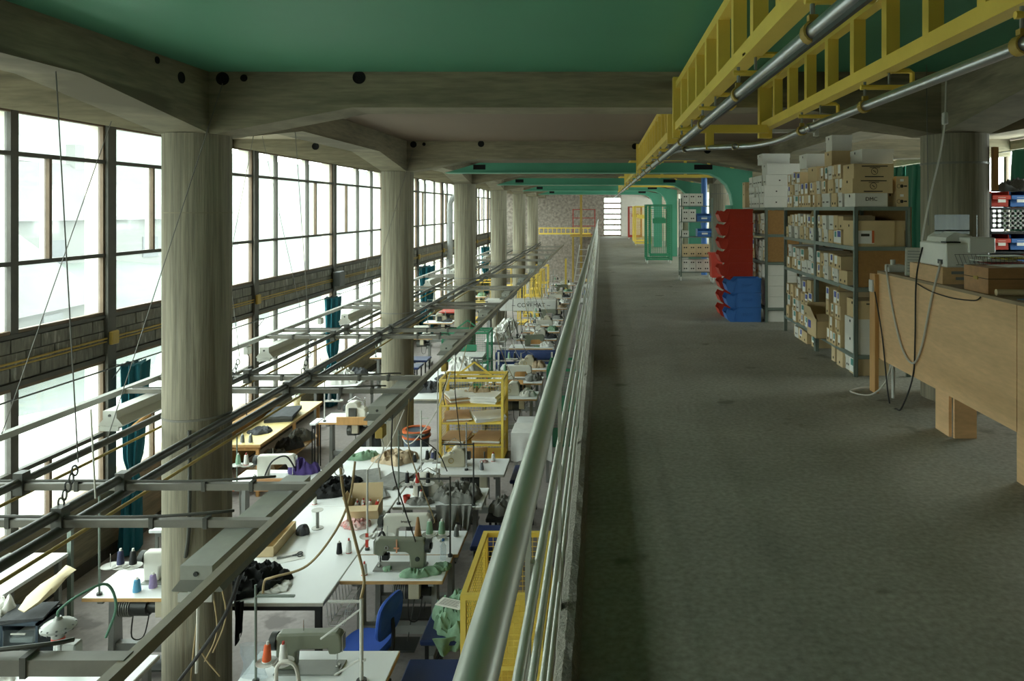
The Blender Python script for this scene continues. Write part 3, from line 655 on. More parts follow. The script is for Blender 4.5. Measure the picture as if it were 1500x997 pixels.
def stand(x, y, h, label, arms=(), dishes=(), m=rackm, z=TT, r=.009):
    t = thing('thread_stand', label, 'thread stand', (x, y, z), 0, 'thread stands')
    MB().cyl((0, 0, 0), (0, 0, h), r, n=10).build('pole', m, t, True)
    MB().cyl((0, 0, 0), (0, 0, .02), r * 2.6, n=12).build('base_nut', dmetal, t, True)
    for zz, a, b in arms: MB().bar((a, 0, zz), (b, 0, zz), .02, .012).build('arm', m, t)
    for zz, a in dishes:
        d = MB().lathe([(.055, 0), (.075, .012), (.075, .015), (.05, .006)], (a, -.005, zz + .006), n=18).build('spool_dish', lightgrey, t, True)
        MB().cyl((a, -.005, zz + .008), (a, -.005, zz + .12), .003, n=6).build('spool_pin', chrome, d)
    return t
def cloth(x, y, z, rx, ry, h, m, label, seed=1, rz=0, sharp=1.0, folds=3.0, nm='garment_heap', cat='cloth', hang=None, grp=None):
    t = thing(nm, label, cat, (x, y, z), rz, grp)
    R, n = 20, 64; mb = MB(); mb.v.append((0, 0, h * (.75 + .3 * noise.noise(Vector((seed, 0, 0))))))
    for i in range(1, R + 1):
        u = i / R
        for k in range(n):
            a = 2 * math.pi * k / n; c, s = math.cos(a), math.sin(a)
            out = 1 + .3 * noise.noise(Vector((c * 1.2, s * 1.2, seed * 3.1))) + .16 * noise.noise(Vector((c * 3.5, s * 3.5, seed)))
            xx, yy = c * u * rx * out, s * u * ry * out
            q = Vector((xx * 7 * folds / 3 + seed, yy * 5 * folds / 3, seed * .7)); q += noise.noise_vector(q * .8) * .7
            f = 1 - abs(noise.noise(q)) * 3; g = 1 - abs(noise.noise(q * 2.6 + Vector((3, 1, 7)))) * 3
            hh = h * (1 - u ** 3.2) ** .7 * (.52 + .3 * f * sharp + .17 * g) + .008 * (1 + g)
            if i == R: hh = .002
            mb.v.append((xx, yy, max(.003, hh)))
    for k in range(n): mb.f.append((0, 1 + k, 1 + (k + 1) % n))
    for i in range(R - 1):
        for k in range(n): mb.f.append((1 + i * n + k, 1 + (i + 1) * n + k, 1 + (i + 1) * n + (k + 1) % n, 1 + i * n + (k + 1) % n))
    mb.f.append(tuple(1 + (R - 1) * n + k for k in range(n)))
    mb.build('heap', m, t, True)
    if hang:                                            # (x0, x1, y, drop): fold hanging over the table edge
        for (x0, x1, yy, dr) in hang:
            s = MB(); W = 14; Hh = 8
            for side in (0, 1):
                for i in range(Hh + 1):
                    for j in range(W + 1):
                        v = i / Hh; w = j / W; xc = (x0 + x1) / 2; half = (x1 - x0) / 2 * (1 - .35 * v)
                        s.v.append((xc + (w * 2 - 1) * half, yy - side * .012 + .02 * math.sin(w * 14 + seed + v * 2) * (0.3 + v), .03 - v * dr * (1 + .15 * math.sin(w * 5 + seed))))
            N = (Hh + 1) * (W + 1)
            for side in (0, 1):
                for i in range(Hh):
                    for j in range(W):
                        b = side * N + i * (W + 1) + j; s.f.append((b, b + 1, b + W + 2, b + W + 1))
            for i in range(Hh):
                for j in (0, W): b = i * (W + 1) + j; s.f.append((b, b + W + 1, N + b + W + 1, N + b))
            for j in range(W):
                for i in (0, Hh): b = i * (W + 1) + j; s.f.append((b, b + 1, N + b + 1, N + b))
            s.build('hanging_fold', m, t, True)
    return t
def stack(x, y, z, w, d, n, th, m, label, rz=0, seed=1, cat='fabric', nm='folded_stack', grp=None, m2=None, piece='folded_piece'):
    t = thing(nm, label, cat, (x, y, z), rz, grp); r = random.Random(seed)
    for k in range(n):
        M = T(r.uniform(-.02, .02), r.uniform(-.02, .02), k * th) @ rotm('Z', r.uniform(-.12, .12))
        W, D = 10, 8; mb = MB(); sd = seed + k * 7
        for side in (0, 1):
            for i in range(W + 1):
                for j in range(D + 1):
                    u, v = i / W - .5, j / D - .5
                    wob = .35 * th * noise.noise(Vector((u * 3 + sd, v * 3, sd))) if side else 0
                    mb.v.append(M @ Vector((u * w * (1 + .03 * noise.noise(Vector((v * 5, sd, 0)))), v * d, side * (th * .95 + wob))))
        N = (W + 1) * (D + 1)
        for side in (0, 1):
            for i in range(W):
                for j in range(D): b = side * N + i * (D + 1) + j; mb.f.append((b, b + 1, b + D + 2, b + D + 1))
        for i in range(W):
            for j in (0, D): b = i * (D + 1) + j; mb.f.append((b, b + D + 1, N + b + D + 1, N + b))
        for j in range(D):
            for i in (0, W): b = i * (D + 1) + j; mb.f.append((b, b + 1, N + b + 1, N + b))
        mb.build(piece, (m2 if (m2 and k % 2) else m), t, True)
    return t
def paper_sheet(x, y, z, w, d, rz, label, m=None, lines=0):
    t = thing('paper_sheet', label, 'paper', (x, y, z), rz); MB().box(-w / 2, w / 2, -d / 2, d / 2, 0, .003).build('sheet', m or paper, t)
    for k in range(lines): MB().box(-w * .4, w * .4 * (.6 + .4 * random.random()), d * .38 - k * d * .76 / lines - .004, d * .38 - k * d * .76 / lines, .003, .0036).build('printed_line', inkm, t)
    return t
def cage(x0, x1, y0, y1, h, m, label, shelves=(), bail=True, mesh_step=.05, nm='wire_cage', z=G, castors=False, open_front=True, plate=None, mid=True):
    t = thing(nm, label, 'cage', ((x0 + x1) / 2, (y0 + y1) / 2, z), 0); w = (x1 - x0) / 2; d = (y1 - y0) / 2; e = .02; zb = .1 if castors else 0
    for sx in (-1, 1):
        for sy in (-1, 1):
            MB().box(sx * w - e * (sx > 0) * 2, sx * w + e * (sx < 0) * 2, sy * d - e * (sy > 0) * 2, sy * d + e * (sy < 0) * 2, zb, h).build('corner_post', m, t)
            if castors: MB().cyl((sx * (w - .04) - .012, sy * (d - .04), .05), (sx * (w - .04) + .012, sy * (d - .04), .05), .05, n=14).build('castor', lightgrey, t, True)
    for zz in (zb + .03, h - .02):
        for sy in (-1, 1): MB().box(-w + 2 * e, w - 2 * e, sy * d - 2 * e * (sy > 0), sy * d + 2 * e * (sy < 0), zz - .02, zz + .02).build('frame_bar', m, t)
        for sx in (-1, 1): MB().box(sx * w - 2 * e * (sx > 0), sx * w + 2 * e * (sx < 0), -d + 2 * e, d - 2 * e, zz - .02, zz + .02).build('frame_bar', m, t)
    r = .002
    def panel(fn, L):
        mb = MB(); k = int(L / mesh_step)
        for i in range(1, k): p, q = fn(i / k, zb + .05), fn(i / k, h - .04); mb.bar(p, q, 2 * r, 2 * r)
        k2 = int((h - zb) / mesh_step)
        for j in range(1, k2): zz = zb + (h - zb) * j / k2; mb.bar(fn(.02, zz), fn(.98, zz), 2 * r, 2 * r)
        tag(mb.build('mesh_panel', m, t), kind='stuff')
    panel(lambda u, zz: Vector((-w + 2 * w * u, d - .02, zz)), 2 * w)
    panel(lambda u, zz: Vector((-w + .02, -d + 2 * d * u, zz)), 2 * d)
    panel(lambda u, zz: Vector((w - .02, -d + 2 * d * u, zz)), 2 * d)
    if not open_front: panel(lambda u, zz: Vector((-w + 2 * w * u, -d + .02, zz)), 2 * w)
    for s in shelves: MB().box(-w + .02, w - .02, -d + .005, d - .03, s - .03, s).build('shelf', m, t)
    if plate: MB().box(-w * .5, w * .5, -d - .006, -d + .004, plate, plate + .14).build('sign_plate', m, t)
    if bail:
        for s in (-1, 1): MB().bar((s * w * .55, 0, h), (0, 0, h + .22), .03, .03).build('lifting_bail', m, t)
        MB().box(-w, w, -.02, .02, h - .03, h).build('bail_bar', m, t)
    return t
def stool(x0, x1, y0, y1, h, label, topm=navy, grp='navy vinyl side benches', tk=.05):
    t = thing('side_bench', label, 'bench', ((x0 + x1) / 2, (y0 + y1) / 2, G), 0, grp); w = (x1 - x0) / 2; d = (y1 - y0) / 2
    MB().bbox(-w, w, -d, d, h - tk, h, .012).build('padded_top', topm, t)
    for sx in (-1, 1):
        for sy in (-1, 1): MB().box(sx * (w - .05) - .014, sx * (w - .05) + .014, sy * (d - .05) - .014, sy * (d - .05) + .014, 0, h - tk).build('leg', blackm, t)
        MB().box(sx * (w - .05) - .01, sx * (w - .05) + .01, -d + .06, d - .06, .18, .2).build('stretcher', blackm, t)
    return t
def wood_chair(x, y, rz, label, m=None):
    m = m or pine; t = thing('work_chair', label, 'chair', (x, y, G), rz, 'wooden work chairs')
    MB().bbox(-.2, .2, -.2, .2, .44, .465, .008).build('seat', m, t)
    ob = MB(); n = 9
    for k in range(n + 1):
        a = -1 + 2 * k / n
        for zz in (.66, .86):
            for dd in (0, .014): ob.v.append((a * .2, .21 - .035 * a * a + .0 + dd, zz))
    for k in range(n):
        b = k * 4; c = b + 4
        ob.f += [(b, c, c + 2, b + 2), (b + 1, b + 3, c + 3, c + 1), (b, b + 1, c + 1, c), (b + 2, c + 2, c + 3, b + 3)]
    ob.f += [(0, 2, 3, 1), (n * 4, n * 4 + 1, n * 4 + 3, n * 4 + 2)]
    ob.build('backrest', m, t, True)
    for sx in (-1, 1):
        MB().tube([(sx * .17, .16, 0), (sx * .17, .17, .44), (sx * .16, .2, .8)], .011, 8).build('rear_leg', gmetal, t, True)
        MB().tube([(sx * .17, -.17, 0), (sx * .17, -.16, .44)], .011, 8).build('front_leg', gmetal, t, True)
    return t
def hose(pts, r, m, label, nm='hanging_cable', cat='cable', sub=8, grp=None):
    return tag(MB().tube(pts, r, 7, sub=sub).build(nm, m, None, True), label, cat, grp)
# ------------------------------------------------------------------ workshop floor, window side, near end
bench(-5.86, -5.27, 4.0, 7.3, HT, white_top, 'long white table along the wall under the first windows', legs=gmetal)
o = MB().box(-5.3, -5.26, 7.32, 7.36, G, TT + .22).build('steel_pole', rackm); tag(o, 'slim steel pole at the end of the long white wall table', 'pole')
cb = thing('drawer_cabinet', 'dark grey cabinet with clear plastic drawers beside the white wall table', 'cabinet', (-4.92, 6.2, G))
body = MB().box(-.3, .3, .13, .15, 0, .77).box(-.3, -.28, -.15, .13, 0, .77).box(.28, .3, -.15, .13, 0, .77).box(-.01, .01, -.15, .13, 0, .77).box(-.3, .3, -.15, .15, .75, .77).box(-.3, .3, -.15, .15, 0, .05)
bc = mat('cabinet_blue_grey', (64, 76, 86), .5, var=.08); body.build('carcass', bc, cb)
for c in (-1, 1):
    for k in range(4):
        dr = MB().box(c * .147 - .13, c * .147 + .13, -.155, -.145, .08 + k * .165, .22 + k * .165).box(c * .147 - .13, c * .147 + .13, -.145, .1, .08 + k * .165, .09 + k * .165).build('drawer', clear, cb)
        MB().box(c * .147 - .06, c * .147 + .06, -.165, -.155, .19 + k * .165, .2 + k * .165).build('handle', lightgrey, dr)
        MB().box(c * .147 - .13, c * .147 + .13, -.15, .12, .065 + k * .165, .075 + k * .165).build('runner', bc, cb)
        if k > 0: MB().bbox(c * .147 - .1, c * .147 + .1, -.13, .05, .1 + k * .165, .15 + k * .165, .01).build('contents', c_white, dr)
stack(-4.8, 6.18, G + .771, .34, .26, 2, .014, c_dgrey, 'dark folded cloth on the grey drawer cabinet', .3, 3)
cloth(-5.08, 6.2, G + .772, .13, .13, .16, c_white, 'crumpled white plastic bag on the grey drawer cabinet', 5, .4, nm='plastic_bag', cat='bag')
pb = thing('paper_bag', 'cream paper bag lying slanted on the grey drawer cabinet', 'bag', (-4.78, 6.12, G + .802), .9)
pb.rotation_euler = (0, -.5, 1.1)
q = MB()
for i, (x, w, h) in enumerate(((0, .05, .02), (.1, .1, .05), (.22, .1, .06), (.33, .06, .05), (.42, .08, .03))):
    for k in range(10): a = 2 * math.pi * k / 10; q.v.append((x, math.cos(a) * w * (1 + .2 * math.sin(3 * a + i)), .05 + math.sin(a) * h * .6))
for i in range(4):
    for k in range(10): q.f.append((i * 10 + k, i * 10 + (k + 1) % 10, i * 10 + 10 + (k + 1) % 10, i * 10 + 10 + k))
q.f += [tuple(range(10)), tuple(range(40, 50))]
q.build('bag', mat('cream_paper', (222, 206, 170), .7, var=.06), pb, True)
bench(-5.1, -3.37, 4.75, 5.63, HT, white_top, 'white table carrying the pneumatic press', edge=board_edge)
pp = thing('pneumatic_press', 'grey pneumatic press with a round bolted diaphragm head', 'press', (-3.98, 5.45, TT))
MB().bbox(-.09, .12, -.07, .07, 0, .03, .006).build('base', gmetal, pp); MB().bbox(.02, .12, -.04, .05, .03, .2, .01).build('frame', gmetal, pp)
MB().cyl((-.03, 0, .03), (-.03, 0, .2), .03, n=14).build('ram', chrome, pp, True); MB().cyl((-.03, 0, .2), (-.03, 0, .24), .045, n=14).build('red_collar', redp, pp, True)
hd = MB().lathe([(.04, .22), (.05, .29), (.105, .3), (.115, .31), (.115, .325), (.09, .345), (.03, .37), (.02, .39)], (-.03, 0, 0), 24).build('diaphragm_head', gmetal, pp, True)
for k in range(12): a = k * math.pi / 6; MB().cyl((-.03 + .107 * math.cos(a), .107 * math.sin(a), .296), (-.03 + .107 * math.cos(a), .107 * math.sin(a), .334), .007, n=6).build('bolt', dmetal, hd)
MB().tube([(-.03, 0, .39), (-.02, 0, .44), (.06, .1, .5), (.16, .25, .5), (.2, .3, .3), (.12, .3, .06)], .01, 8, sub=6).build('air_hose', cable_g, pp, True)
cloth(-4.35, 5.2, TT, .18, .14, .06, c_white, 'white cloth scraps on the table by the pneumatic press', 8)
cloth(-3.75, 5.12, TT, .14, .1, .05, c_grey, 'small grey cloth scraps beside the pneumatic press', 9)
cloth(-4.75, 5.1, TT, .2, .16, .09, c_tan, 'heap of pale tan cloth on the press table', 12)
# first window-side sewing station (left of the first column)
sewing_table(-4.54, -3.6, 6.45, 6.98, 'sewing table with a big dark motor, behind the first column by the windows', motor=-1)
machine(-3.93, 6.76, math.pi, 'cream sewing machine partly hidden by the first column', m_white)
stand(-4.42, 6.5, 1.0, 'tall thread stand with two dark cones at the windows', [(.24, -.0, .34)], [(.24, .1), (.24, .2), (.24, .3)])
spool(-4.23, 6.495, TT + .27, 'navy', .13, .03, 0, 'on the tall stand by the windows'); spool(-4.12, 6.495, TT + .27, 'black', .13, .03, 0, 'on the tall stand by the windows')
spool(-4.12, 6.55, TT, 'blue', .12, .034, 0, 'beside the first column'); spool(-4.02, 6.62, TT, 'lilac', .13, .034, 0, 'beside the first column')
hose([(-3.68, 6.46, TT), (-3.67, 6.45, TT + .12), (-3.62, 6.46, TT + .3), (-3.55, 6.5, TT + .42)], .014, cable_w, 'white bent flexible lamp arm clamped to the sewing table behind the first column', 'flexible_lamp_arm', 'lamp')
bench(-5.0, -4.3, 8.15, 8.6, .62, white_top, 'small white-topped table in front of the first teal curtain', legs=gmetal, legw=.03)
cloth(-4.45, 8.4, G + .62, .12, .1, .1, c_dgrey, 'dark cloth heap on the small white-topped table', 71)
# second window-side station
sewing_table(-4.62, -3.6, 9.05, 9.62, 'sewing table with a brown guard board under the long lamp trough', motor=1)
machine(-4.12, 9.38, math.pi, 'cream sewing machine behind a brown guard board', m_white)
o = MB().bbox(-4.25, -3.68, 9.0, 9.02, TT - .05, TT + .11, .008).build('guard_board', dkwood); tag(o, 'brown rounded guard board on the front of a window-side sewing table', 'board')
stand(-4.5, 9.12, .62, 'thread stand beside the cream machine with the brown board', [(.22, -.05, .2)], [(.22, .0), (.22, .12)])
spool(-4.5 + .02, 9.11, TT + .245, 'sage', .13, .03, 0, 'next to the brown guard board'); spool(-4.38, 9.11, TT + .245, 'white', .13, .03, 0, 'next to the brown guard board')
spool(-4.27, 9.1, TT, 'black', .12, .03, 0, 'in front of the brown guard board'); spool(-4.15, 9.07, TT, 'navy', .12, .03, 0, 'in front of the brown guard board')
cloth(-3.84, 9.52, TT, .2, .12, .2, c_purple, 'violet patterned cloth hung behind the cream machine', 31)
hose([(-4.2, 9.2, TT + .05), (-4.1, 9.2, TT + .25), (-3.95, 9.25, TT + .3), (-3.85, 9.28, TT + .14)], .01, cable_b, 'black flexible lamp neck at the machine with violet cloth', 'flexible_lamp_arm', 'lamp')
# yellow-topped work table
bench(-5.46, -4.92, 10.65, 13.05, HT, ytop, 'long pale yellow work table with wooden legs by the windows', edge=wood_edge, legs=pine, shelf=.2, thick=.045)
stack(-5.2, 12.05, TT + .001, .42, .62, 2, .05, c_dgrey, 'folded charcoal garments on the yellow work table', .2, 14)
cloth(-5.2, 11.25, TT, .17, .16, .07, c_dgrey, 'crumpled charcoal cloth on the yellow work table', 15)
t = thing('plant_pot', 'small cream pot with a white flowering plant on the yellow work table', 'pot', (-5.3, 12.85, TT)); MB().lathe([(.05, 0), (.075, .13), (.08, .14), (.065, .14)], n=16).build('pot', m_white, t, True)
for k in range(14): a = k * 2.4; MB().bbox(-.03, .03, -.012, .012, .0, .006, .002, T(.06 * math.cos(a), .06 * math.sin(a), .14 + .008 * k) @ rotm('Z', a) @ rotm('Y', -.6)).build('leaf', c_white if k % 3 else c_green, t)
for q, x in enumerate((-5.22, -5.1)): spool(x, 10.74, TT, 'grey', .12, .03, 0, 'at the end of the yellow work table')
for q, (y, m) in enumerate(((11.2, c_tan), (11.7, c_grey), (12.3, c_dgrey), (12.75, c_grey))): cloth(-5.18, y, G + .2, .2, .22, .18, m, ['pale cloth heap on the shelf below the yellow table', 'grey cloth heap on the middle of the shelf below the yellow table', 'charcoal cloth heap on the shelf below the yellow table', 'grey cloth heap at the far end of the shelf below the yellow table'][q], 20 + q)
t = wood_chair(-5.0, 9.9, 1.9, 'orange-backed chair by the windows before the yellow table', orange)
o = MB().bbox(-5.58, -5.5, 10.75, 12.6, G + .3, TT + .18, .008).build('partition_board', cork); tag(o, 'brown board standing behind the yellow work table', 'board')
# third window-side station by the second column
sewing_table(-4.5, -3.66, 11.75, 12.3, 'sewing table with a pale board beside the second column', motor=1)
machine(-4.0, 12.1, math.pi, 'cream sewing machine beside the second column', m_white, 'over')
o = MB().bbox(-4.2, -3.7, 11.7, 11.72, TT - .03, TT + .1, .006).build('guard_board', pine); tag(o, 'pale wooden guard board on the table beside the second column', 'board')
stand(-4.42, 11.8, .85, 'pale thread stand beside the second column', [(.32, 0, .3), (.8, 0, .2)], [(.32, .08), (.32, .22)], lightgrey)
for q, x in enumerate((-4.34, -4.2)): spool(x, 11.795, TT + .345, 'grey', .12, .028, 0, 'on the pale stand beside the second column')
bench(-4.62, -4.52, 11.7, 12.0, HT, white_top, 'narrow white flap table beside the pale thread stand', legs=blackm, legw=.015, inset=.03)
cloth(-3.85, 12.6, G, .22, .2, .7, c_dgrey, 'dark garments hung in a heap behind the second column station', 44)
# ------------------------------------------------------------------ central long white tables
bench(-3.52, -2.40, 6.37, 8.44, HT, white_top, 'long white cutting table right behind the first column', edge=board_edge, legs=blackm, legw=.05)
bench(-3.52, -2.40, 8.45, 10.55, HT, white_top, 'second long white cutting table with grey cloth and tan cloth on it', edge=board_edge, legs=blackm, legw=.05)
cloth(-3.2, 6.72, TT, .33, .3, .15, c_black, 'black crumpled garments hanging off the cutting table by the first column', 51, 0, 1.1, 4, hang=[(-.28, -.02, -.37, .2), (.05, .13, -.38, .32)])
cloth(-2.95, 6.62, TT, .17, .13, .03, c_white, 'flat crumpled polythene beside the black garments', 52)
t = thing('carton_tray', 'long open tan carton tray on the first cutting table', 'box', (-3.3, 7.5, TT), .05)
MB().box(-.09, .09, -.3, .3, 0, .006).box(-.09, -.083, -.3, .3, 0, .1).box(.083, .09, -.3, .3, 0, .1).box(-.09, .09, -.3, -.294, 0, .1).box(-.09, .09, .294, .3, 0, .1).build('tray', tan2, t)
cloth(-3.12, 7.72, TT, .07, .06, .09, c_dgrey, 'small grey rag beside the carton tray', 53)
t = thing('thread_reel', 'white metal reel with wide flanges on the first cutting table', 'reel', (-3.02, 7.86, TT))
MB().cyl((0, 0, 0), (0, 0, .006), .06, n=20).build('flange', lightgrey, t, True); MB().cyl((0, 0, .006), (0, 0, .19), .017, n=14).build('barrel', gmetal, t, True); MB().cyl((0, 0, .19), (0, 0, .196), .06, n=20).build('flange', lightgrey, t, True)
paper_sheet(-3.05, 7.2, TT, .28, .2, .5, 'white paper sheet under the scissors'); 
t = thing('scissors', 'dark open scissors lying on paper on the first cutting table', 'scissors', (-3.02, 7.22, TT + .004), .4)
for s in (-1, 1):
    MB().bar((0, 0, .006), (-.14, s * .018, .006), .014, .004).build('blade', gmetal, t); MB().ring((.07, s * .028, .006), .02, .006, 'z', 14, .004).bar((0, 0, .006), (.05, s * .02, .006), .012, .006).build('handle', blackm, t, True)
a = tp(497, 811); spool(a[0], a[1], TT, 'black', .12, .028, 0, 'on the bare end of the first cutting table'); a = tp(511, 809); spool(a[0], a[1], TT, 'white', .13, .028, 0, 'on the bare end of the first cutting table')
cloth(-3.22, 8.95, TT, .33, .26, .13, c_black, 'black crumpled garments in the middle of the second cutting table', 56, .4, 1.1, 4)
bx = thing('open_carton', 'open tan carton full of thread spools on the cutting table edge', 'carton', (-2.62, 8.2, TT), .1)
MB().box(-.17, .17, -.12, .12, 0, .006).box(-.17, -.163, -.12, .12, 0, .15).box(.163, .17, -.12, .12, 0, .15).box(-.17, .17, -.12, -.113, 0, .15).box(-.17, .17, .113, .12, 0, .15).build('walls', tan2, bx)
MB().box(-.17, .17, 0, .006, 0, .16, T(0, .113, .15) @ rotm('X', -.15)).build('flap', tan2, bx); MB().box(-.17, .17, -.1, 0, 0, .006, T(0, -.115, .145) @ rotm('X', .25)).build('flap', tan2, bx); MB().box(-.006, 0, -.11, .11, 0, .1, T(-.168, 0, .15) @ rotm('Y', -.5)).build('flap', tan2, bx)
r5 = random.Random(5)
for k in range(9): spool(-2.62 + r5.uniform(-.12, .12), 8.2 + r5.uniform(-.07, .07), TT + .05, ['white', 'red', 'white', 'grey'][k % 4], .1, .026, r5.uniform(-.3, .3), 'lying in the open tan carton')
cloth(-2.62, 7.92, TT, .17, .12, .06, c_red, 'red and white rags in front of the open carton', 58)
stack(-2.95, 9.3, TT + .001, .34, .5, 2, .02, c_grey, 'flat grey cut cloth on the second cutting table', .25, 21); stack(-2.6, 9.2, TT + .001, .3, .48, 2, .02, c_grey, 'flat grey cut cloth near the right edge of the second cutting table', -.2, 22)
stack(-2.72, 8.72, TT + .001, .36, .3, 2, .015, c_grey, 'flat grey cloth pieces behind the open carton', .4, 23)
cloth(-3.25, 10.1, TT, .24, .13, .08, c_green, 'green and white garments at the far end of the cutting tables', 61, .3)
cloth(-2.78, 10.0, TT, .27, .24, .13, c_tan, 'tan cloth pile at the far end of the cutting tables', 62, -.2)
wb = thing('wire_basket', 'thin wire basket hung under the right edge of the first cutting table', 'basket', (-2.3, 6.75, TT - .24))
mb = MB()
for k in range(9): mb.tube([(-.1, -.3 + k * .075, .2), (-.08, -.3 + k * .075, 0), (.05, -.3 + k * .075, 0), (.07, -.3 + k * .075, .14)], .003, 4)
for x, z in ((-.1, .2), (-.08, 0), (-.02, 0), (.05, 0), (.07, .14)): mb.tube([(x, -.3, z), (x, .3, z)], .003, 4)
tag(mb.build('wire_grid', lightgrey, wb), kind='stuff')
# ------------------------------------------------------------------ gallery-side sewing stations
sewing_table(-2.62, -1.55, 5.0, 5.68, 'sewing table with an orange thread cone, nearest the navy bench pair', motor=0)
machine(-2.15, 5.46, math.pi, 'grey-green sewing machine with a green belt cover beside an orange thread cone', m_green)
o = MB().bbox(-2.36, -1.62, 5.1, 5.125, TT - .02, TT + .06, .008).build('guard_board', dkwood); tag(o, 'brown rounded guard board in front of the machine with the orange cone', 'board')
stand(-2.48, 5.3, .7, 'grey thread stand carrying the orange cone', [(.13, .0, .26), (.62, 0, .28)], [(.13, .08), (.13, .2)], rackm)
spool(-2.4, 5.295, TT + .155, 'orange', .13, .03, .06, 'on the grey stand'); spool(-2.28, 5.295, TT + .155, 'white', .13, .03, 0, 'beside the orange one on the grey stand')
ws = stand(-1.72, 5.3, .6, 'white thread stand with slanted arms beside the blue chair', [(.58, -.24, .0), (.16, -.02, .03)], [], lightgrey, r=.014)
MB().bar((0, 0, .53), (-.3, .02, .3), .014, .01).build('thread_arm', lightgrey, ws); MB().bar((0, 0, .17), (-.2, .02, .04), .014, .01).build('thread_arm', lightgrey, ws)
for k in range(3): spool(-2.02 + k * .11, 5.05, TT, 'sage', .1, .022, 0, 'in front of the brown guard board with rounded ends')
hose([(-2.27, 5.16, TT), (-2.26, 5.15, TT + .2), (-2.2, 5.15, TT + .24), (-2.13, 5.15, TT + .2), (-2.1, 5.15, TT + .02)], .014, cable_w, 'white looped flexible arm beside the orange thread cone', 'flexible_lamp_arm', 'lamp')
t = thing('polythene_bag', 'clear polythene bag hung beside the orange thread cone', 'bag', (-2.52, 5.36, TT - .12)); q = MB()
for i in range(7):
    for k in range(12): a = 2 * math.pi * k / 12; w = .09 + .02 * math.sin(i * 1.3 + k); q.v.append((math.cos(a) * w, math.sin(a) * w * .4, i * .06))
for i in range(6):
    for k in range(12): q.f.append((i * 12 + k, i * 12 + (k + 1) % 12, i * 12 + 12 + (k + 1) % 12, i * 12 + 12 + k))
q.build('film', polyb, t, True)
sewing_table(-2.39, -1.45, 6.75, 7.25, 'sewing table of the old grey-green machine with sage cloth', motor=1)
machine(-1.9, 7.0, 0, 'old grey-green sewing machine with a pink ribbon on its arm', m_green)
o = MB().box(-1.93, -1.918, 6.945, 6.953, TT + .16, TT + .285).box(-1.95, -1.9, 6.94, 6.953, TT + .2, TT + .21).build('ribbon', mat('pink_ribbon', (214, 150, 116), .7)); tag(o, 'pink ribbon tied round the arm of the old grey-green machine', 'ribbon')
cloth(-1.68, 6.86, TT, .19, .08, .07, c_green, 'sage green cloth strips beside the old grey-green machine', 65, .1); cloth(-1.5, 6.97, TT, .08, .08, .06, c_green, 'small sage green cloth wad at the corner of the old machine table', 66)
t = thing('water_bottle', 'small clear plastic bottle at the corner of the old machine table', 'bottle', (-1.53, 7.16, TT)); MB().lathe([(.028, 0), (.03, .02), (.03, .13), (.012, .16), (.012, .18)], n=14).build('body', clear, t, True); MB().cyl((0, 0, .18), (0, 0, .2), .014, n=12).build('cap', bluep, t, True)
hose([(-2.13, 7.12, TT), (-2.14, 7.1, TT + .22), (-2.1, 7.08, TT + .3), (-2.06, 7.05, TT + .24), (-2.05, 7.03, TT + .12)], .012, cable_b, 'black flexible lamp neck beside the old grey-green machine', 'flexible_lamp_arm', 'lamp')
o = MB().bbox(-2.085, -2.015, 7.0, 7.06, TT + .06, TT + .12, .008).build('lamp_head', blackm); tag(o, 'small black lamp head beside the old grey-green machine', 'lamp')
stand(-1.475, 7.22, .78, 'grey thread stand with pale green cones behind the old machine', [(.76, -.3, 0), (.2, -.32, 0)], [(.2, -.08), (.2, -.2)], dmetal)
spool(-1.555, 7.215, TT + .225, 'sage', .13, .034, 0, 'on the stand behind the old machine'); spool(-1.675, 7.215, TT + .225, 'sage', .13, .034, 0, 'on the stand behind the old machine')
t = thing('thread_cone', 'brown bare thread cone on the stand behind the old machine', 'thread cone', (-1.79, 7.215, TT + .212), 0, 'thread cones on the tables'); MB().lathe([(.036, 0), (.012, .17), (.009, .175)], n=14).build('cone', dkwood, t, True)
sewing_table(-2.38, -1.41, 7.27, 7.8, 'sewing table of the cream machine with maker lettering', motor=-1)
machine(-1.98, 7.55, math.pi, 'cream sewing machine with brother lettering on its arm', m_white, brand='brother')
stand(-2.33, 7.36, .8, 'tall pale stand with three white dishes and red tape', [(.12, -.05, .2)], [(.12, .0), (.12, .1), (.12, .2)], lightgrey)
o = MB().box(-2.345, -2.315, 7.345, 7.348, TT + .03, TT + .17).build('red_tape_roll', redp); tag(o, 'red tape wrapped strip on the pale stand with white dishes', 'tape')
sewing_table(-2.38, -1.36, 8.42, 9.0, 'white sewing table buried in grey garments', motor=1, edge=board_edge)
machine(-2.05, 8.78, math.pi, 'cream machine half buried in grey garments', m_white, 'over')
cloth(-1.68, 8.7, TT, .28, .24, .17, c_grey, 'big heap of grey garments hanging off the sewing table', 67, 0, 1.1, 4, hang=[(-.2, .05, -.3, .34), (.05, .22, -.3, .26)])
cloth(-2.1, 8.52, TT, .16, .08, .07, c_grey, 'small grey cloth heap beside the red cup', 68)
t = thing('red_cup', 'small red plastic cup on the table with grey garments', 'cup', (-2.25, 8.55, TT)); MB().lathe([(.03, 0), (.045, .08), (.041, .08), (.028, .006)], n=14).build('cup', redp, t, True)
stand(-2.33, 8.5, .85, 'grey thread stand with black cones by the red cup', [(.22, 0, .38), (.8, 0, .3)], [(.22, .1), (.22, .22), (.22, .34)], rackm)
for q, c in enumerate(('black', 'red', 'black')): spool(-2.23 + q * .12, 8.495, TT + .245, c, .13, .026, 0, 'on the stand by the red cup')
stand(-1.46, 8.46, .72, 'dark thread stand at the heap of grey garments', [(.7, -.36, 0)], [], dmetal)
sewing_table(-2.37, -1.24, 9.45, 10.06, 'white sewing table of the beige cover-seam machine', motor=1, edge=board_edge)
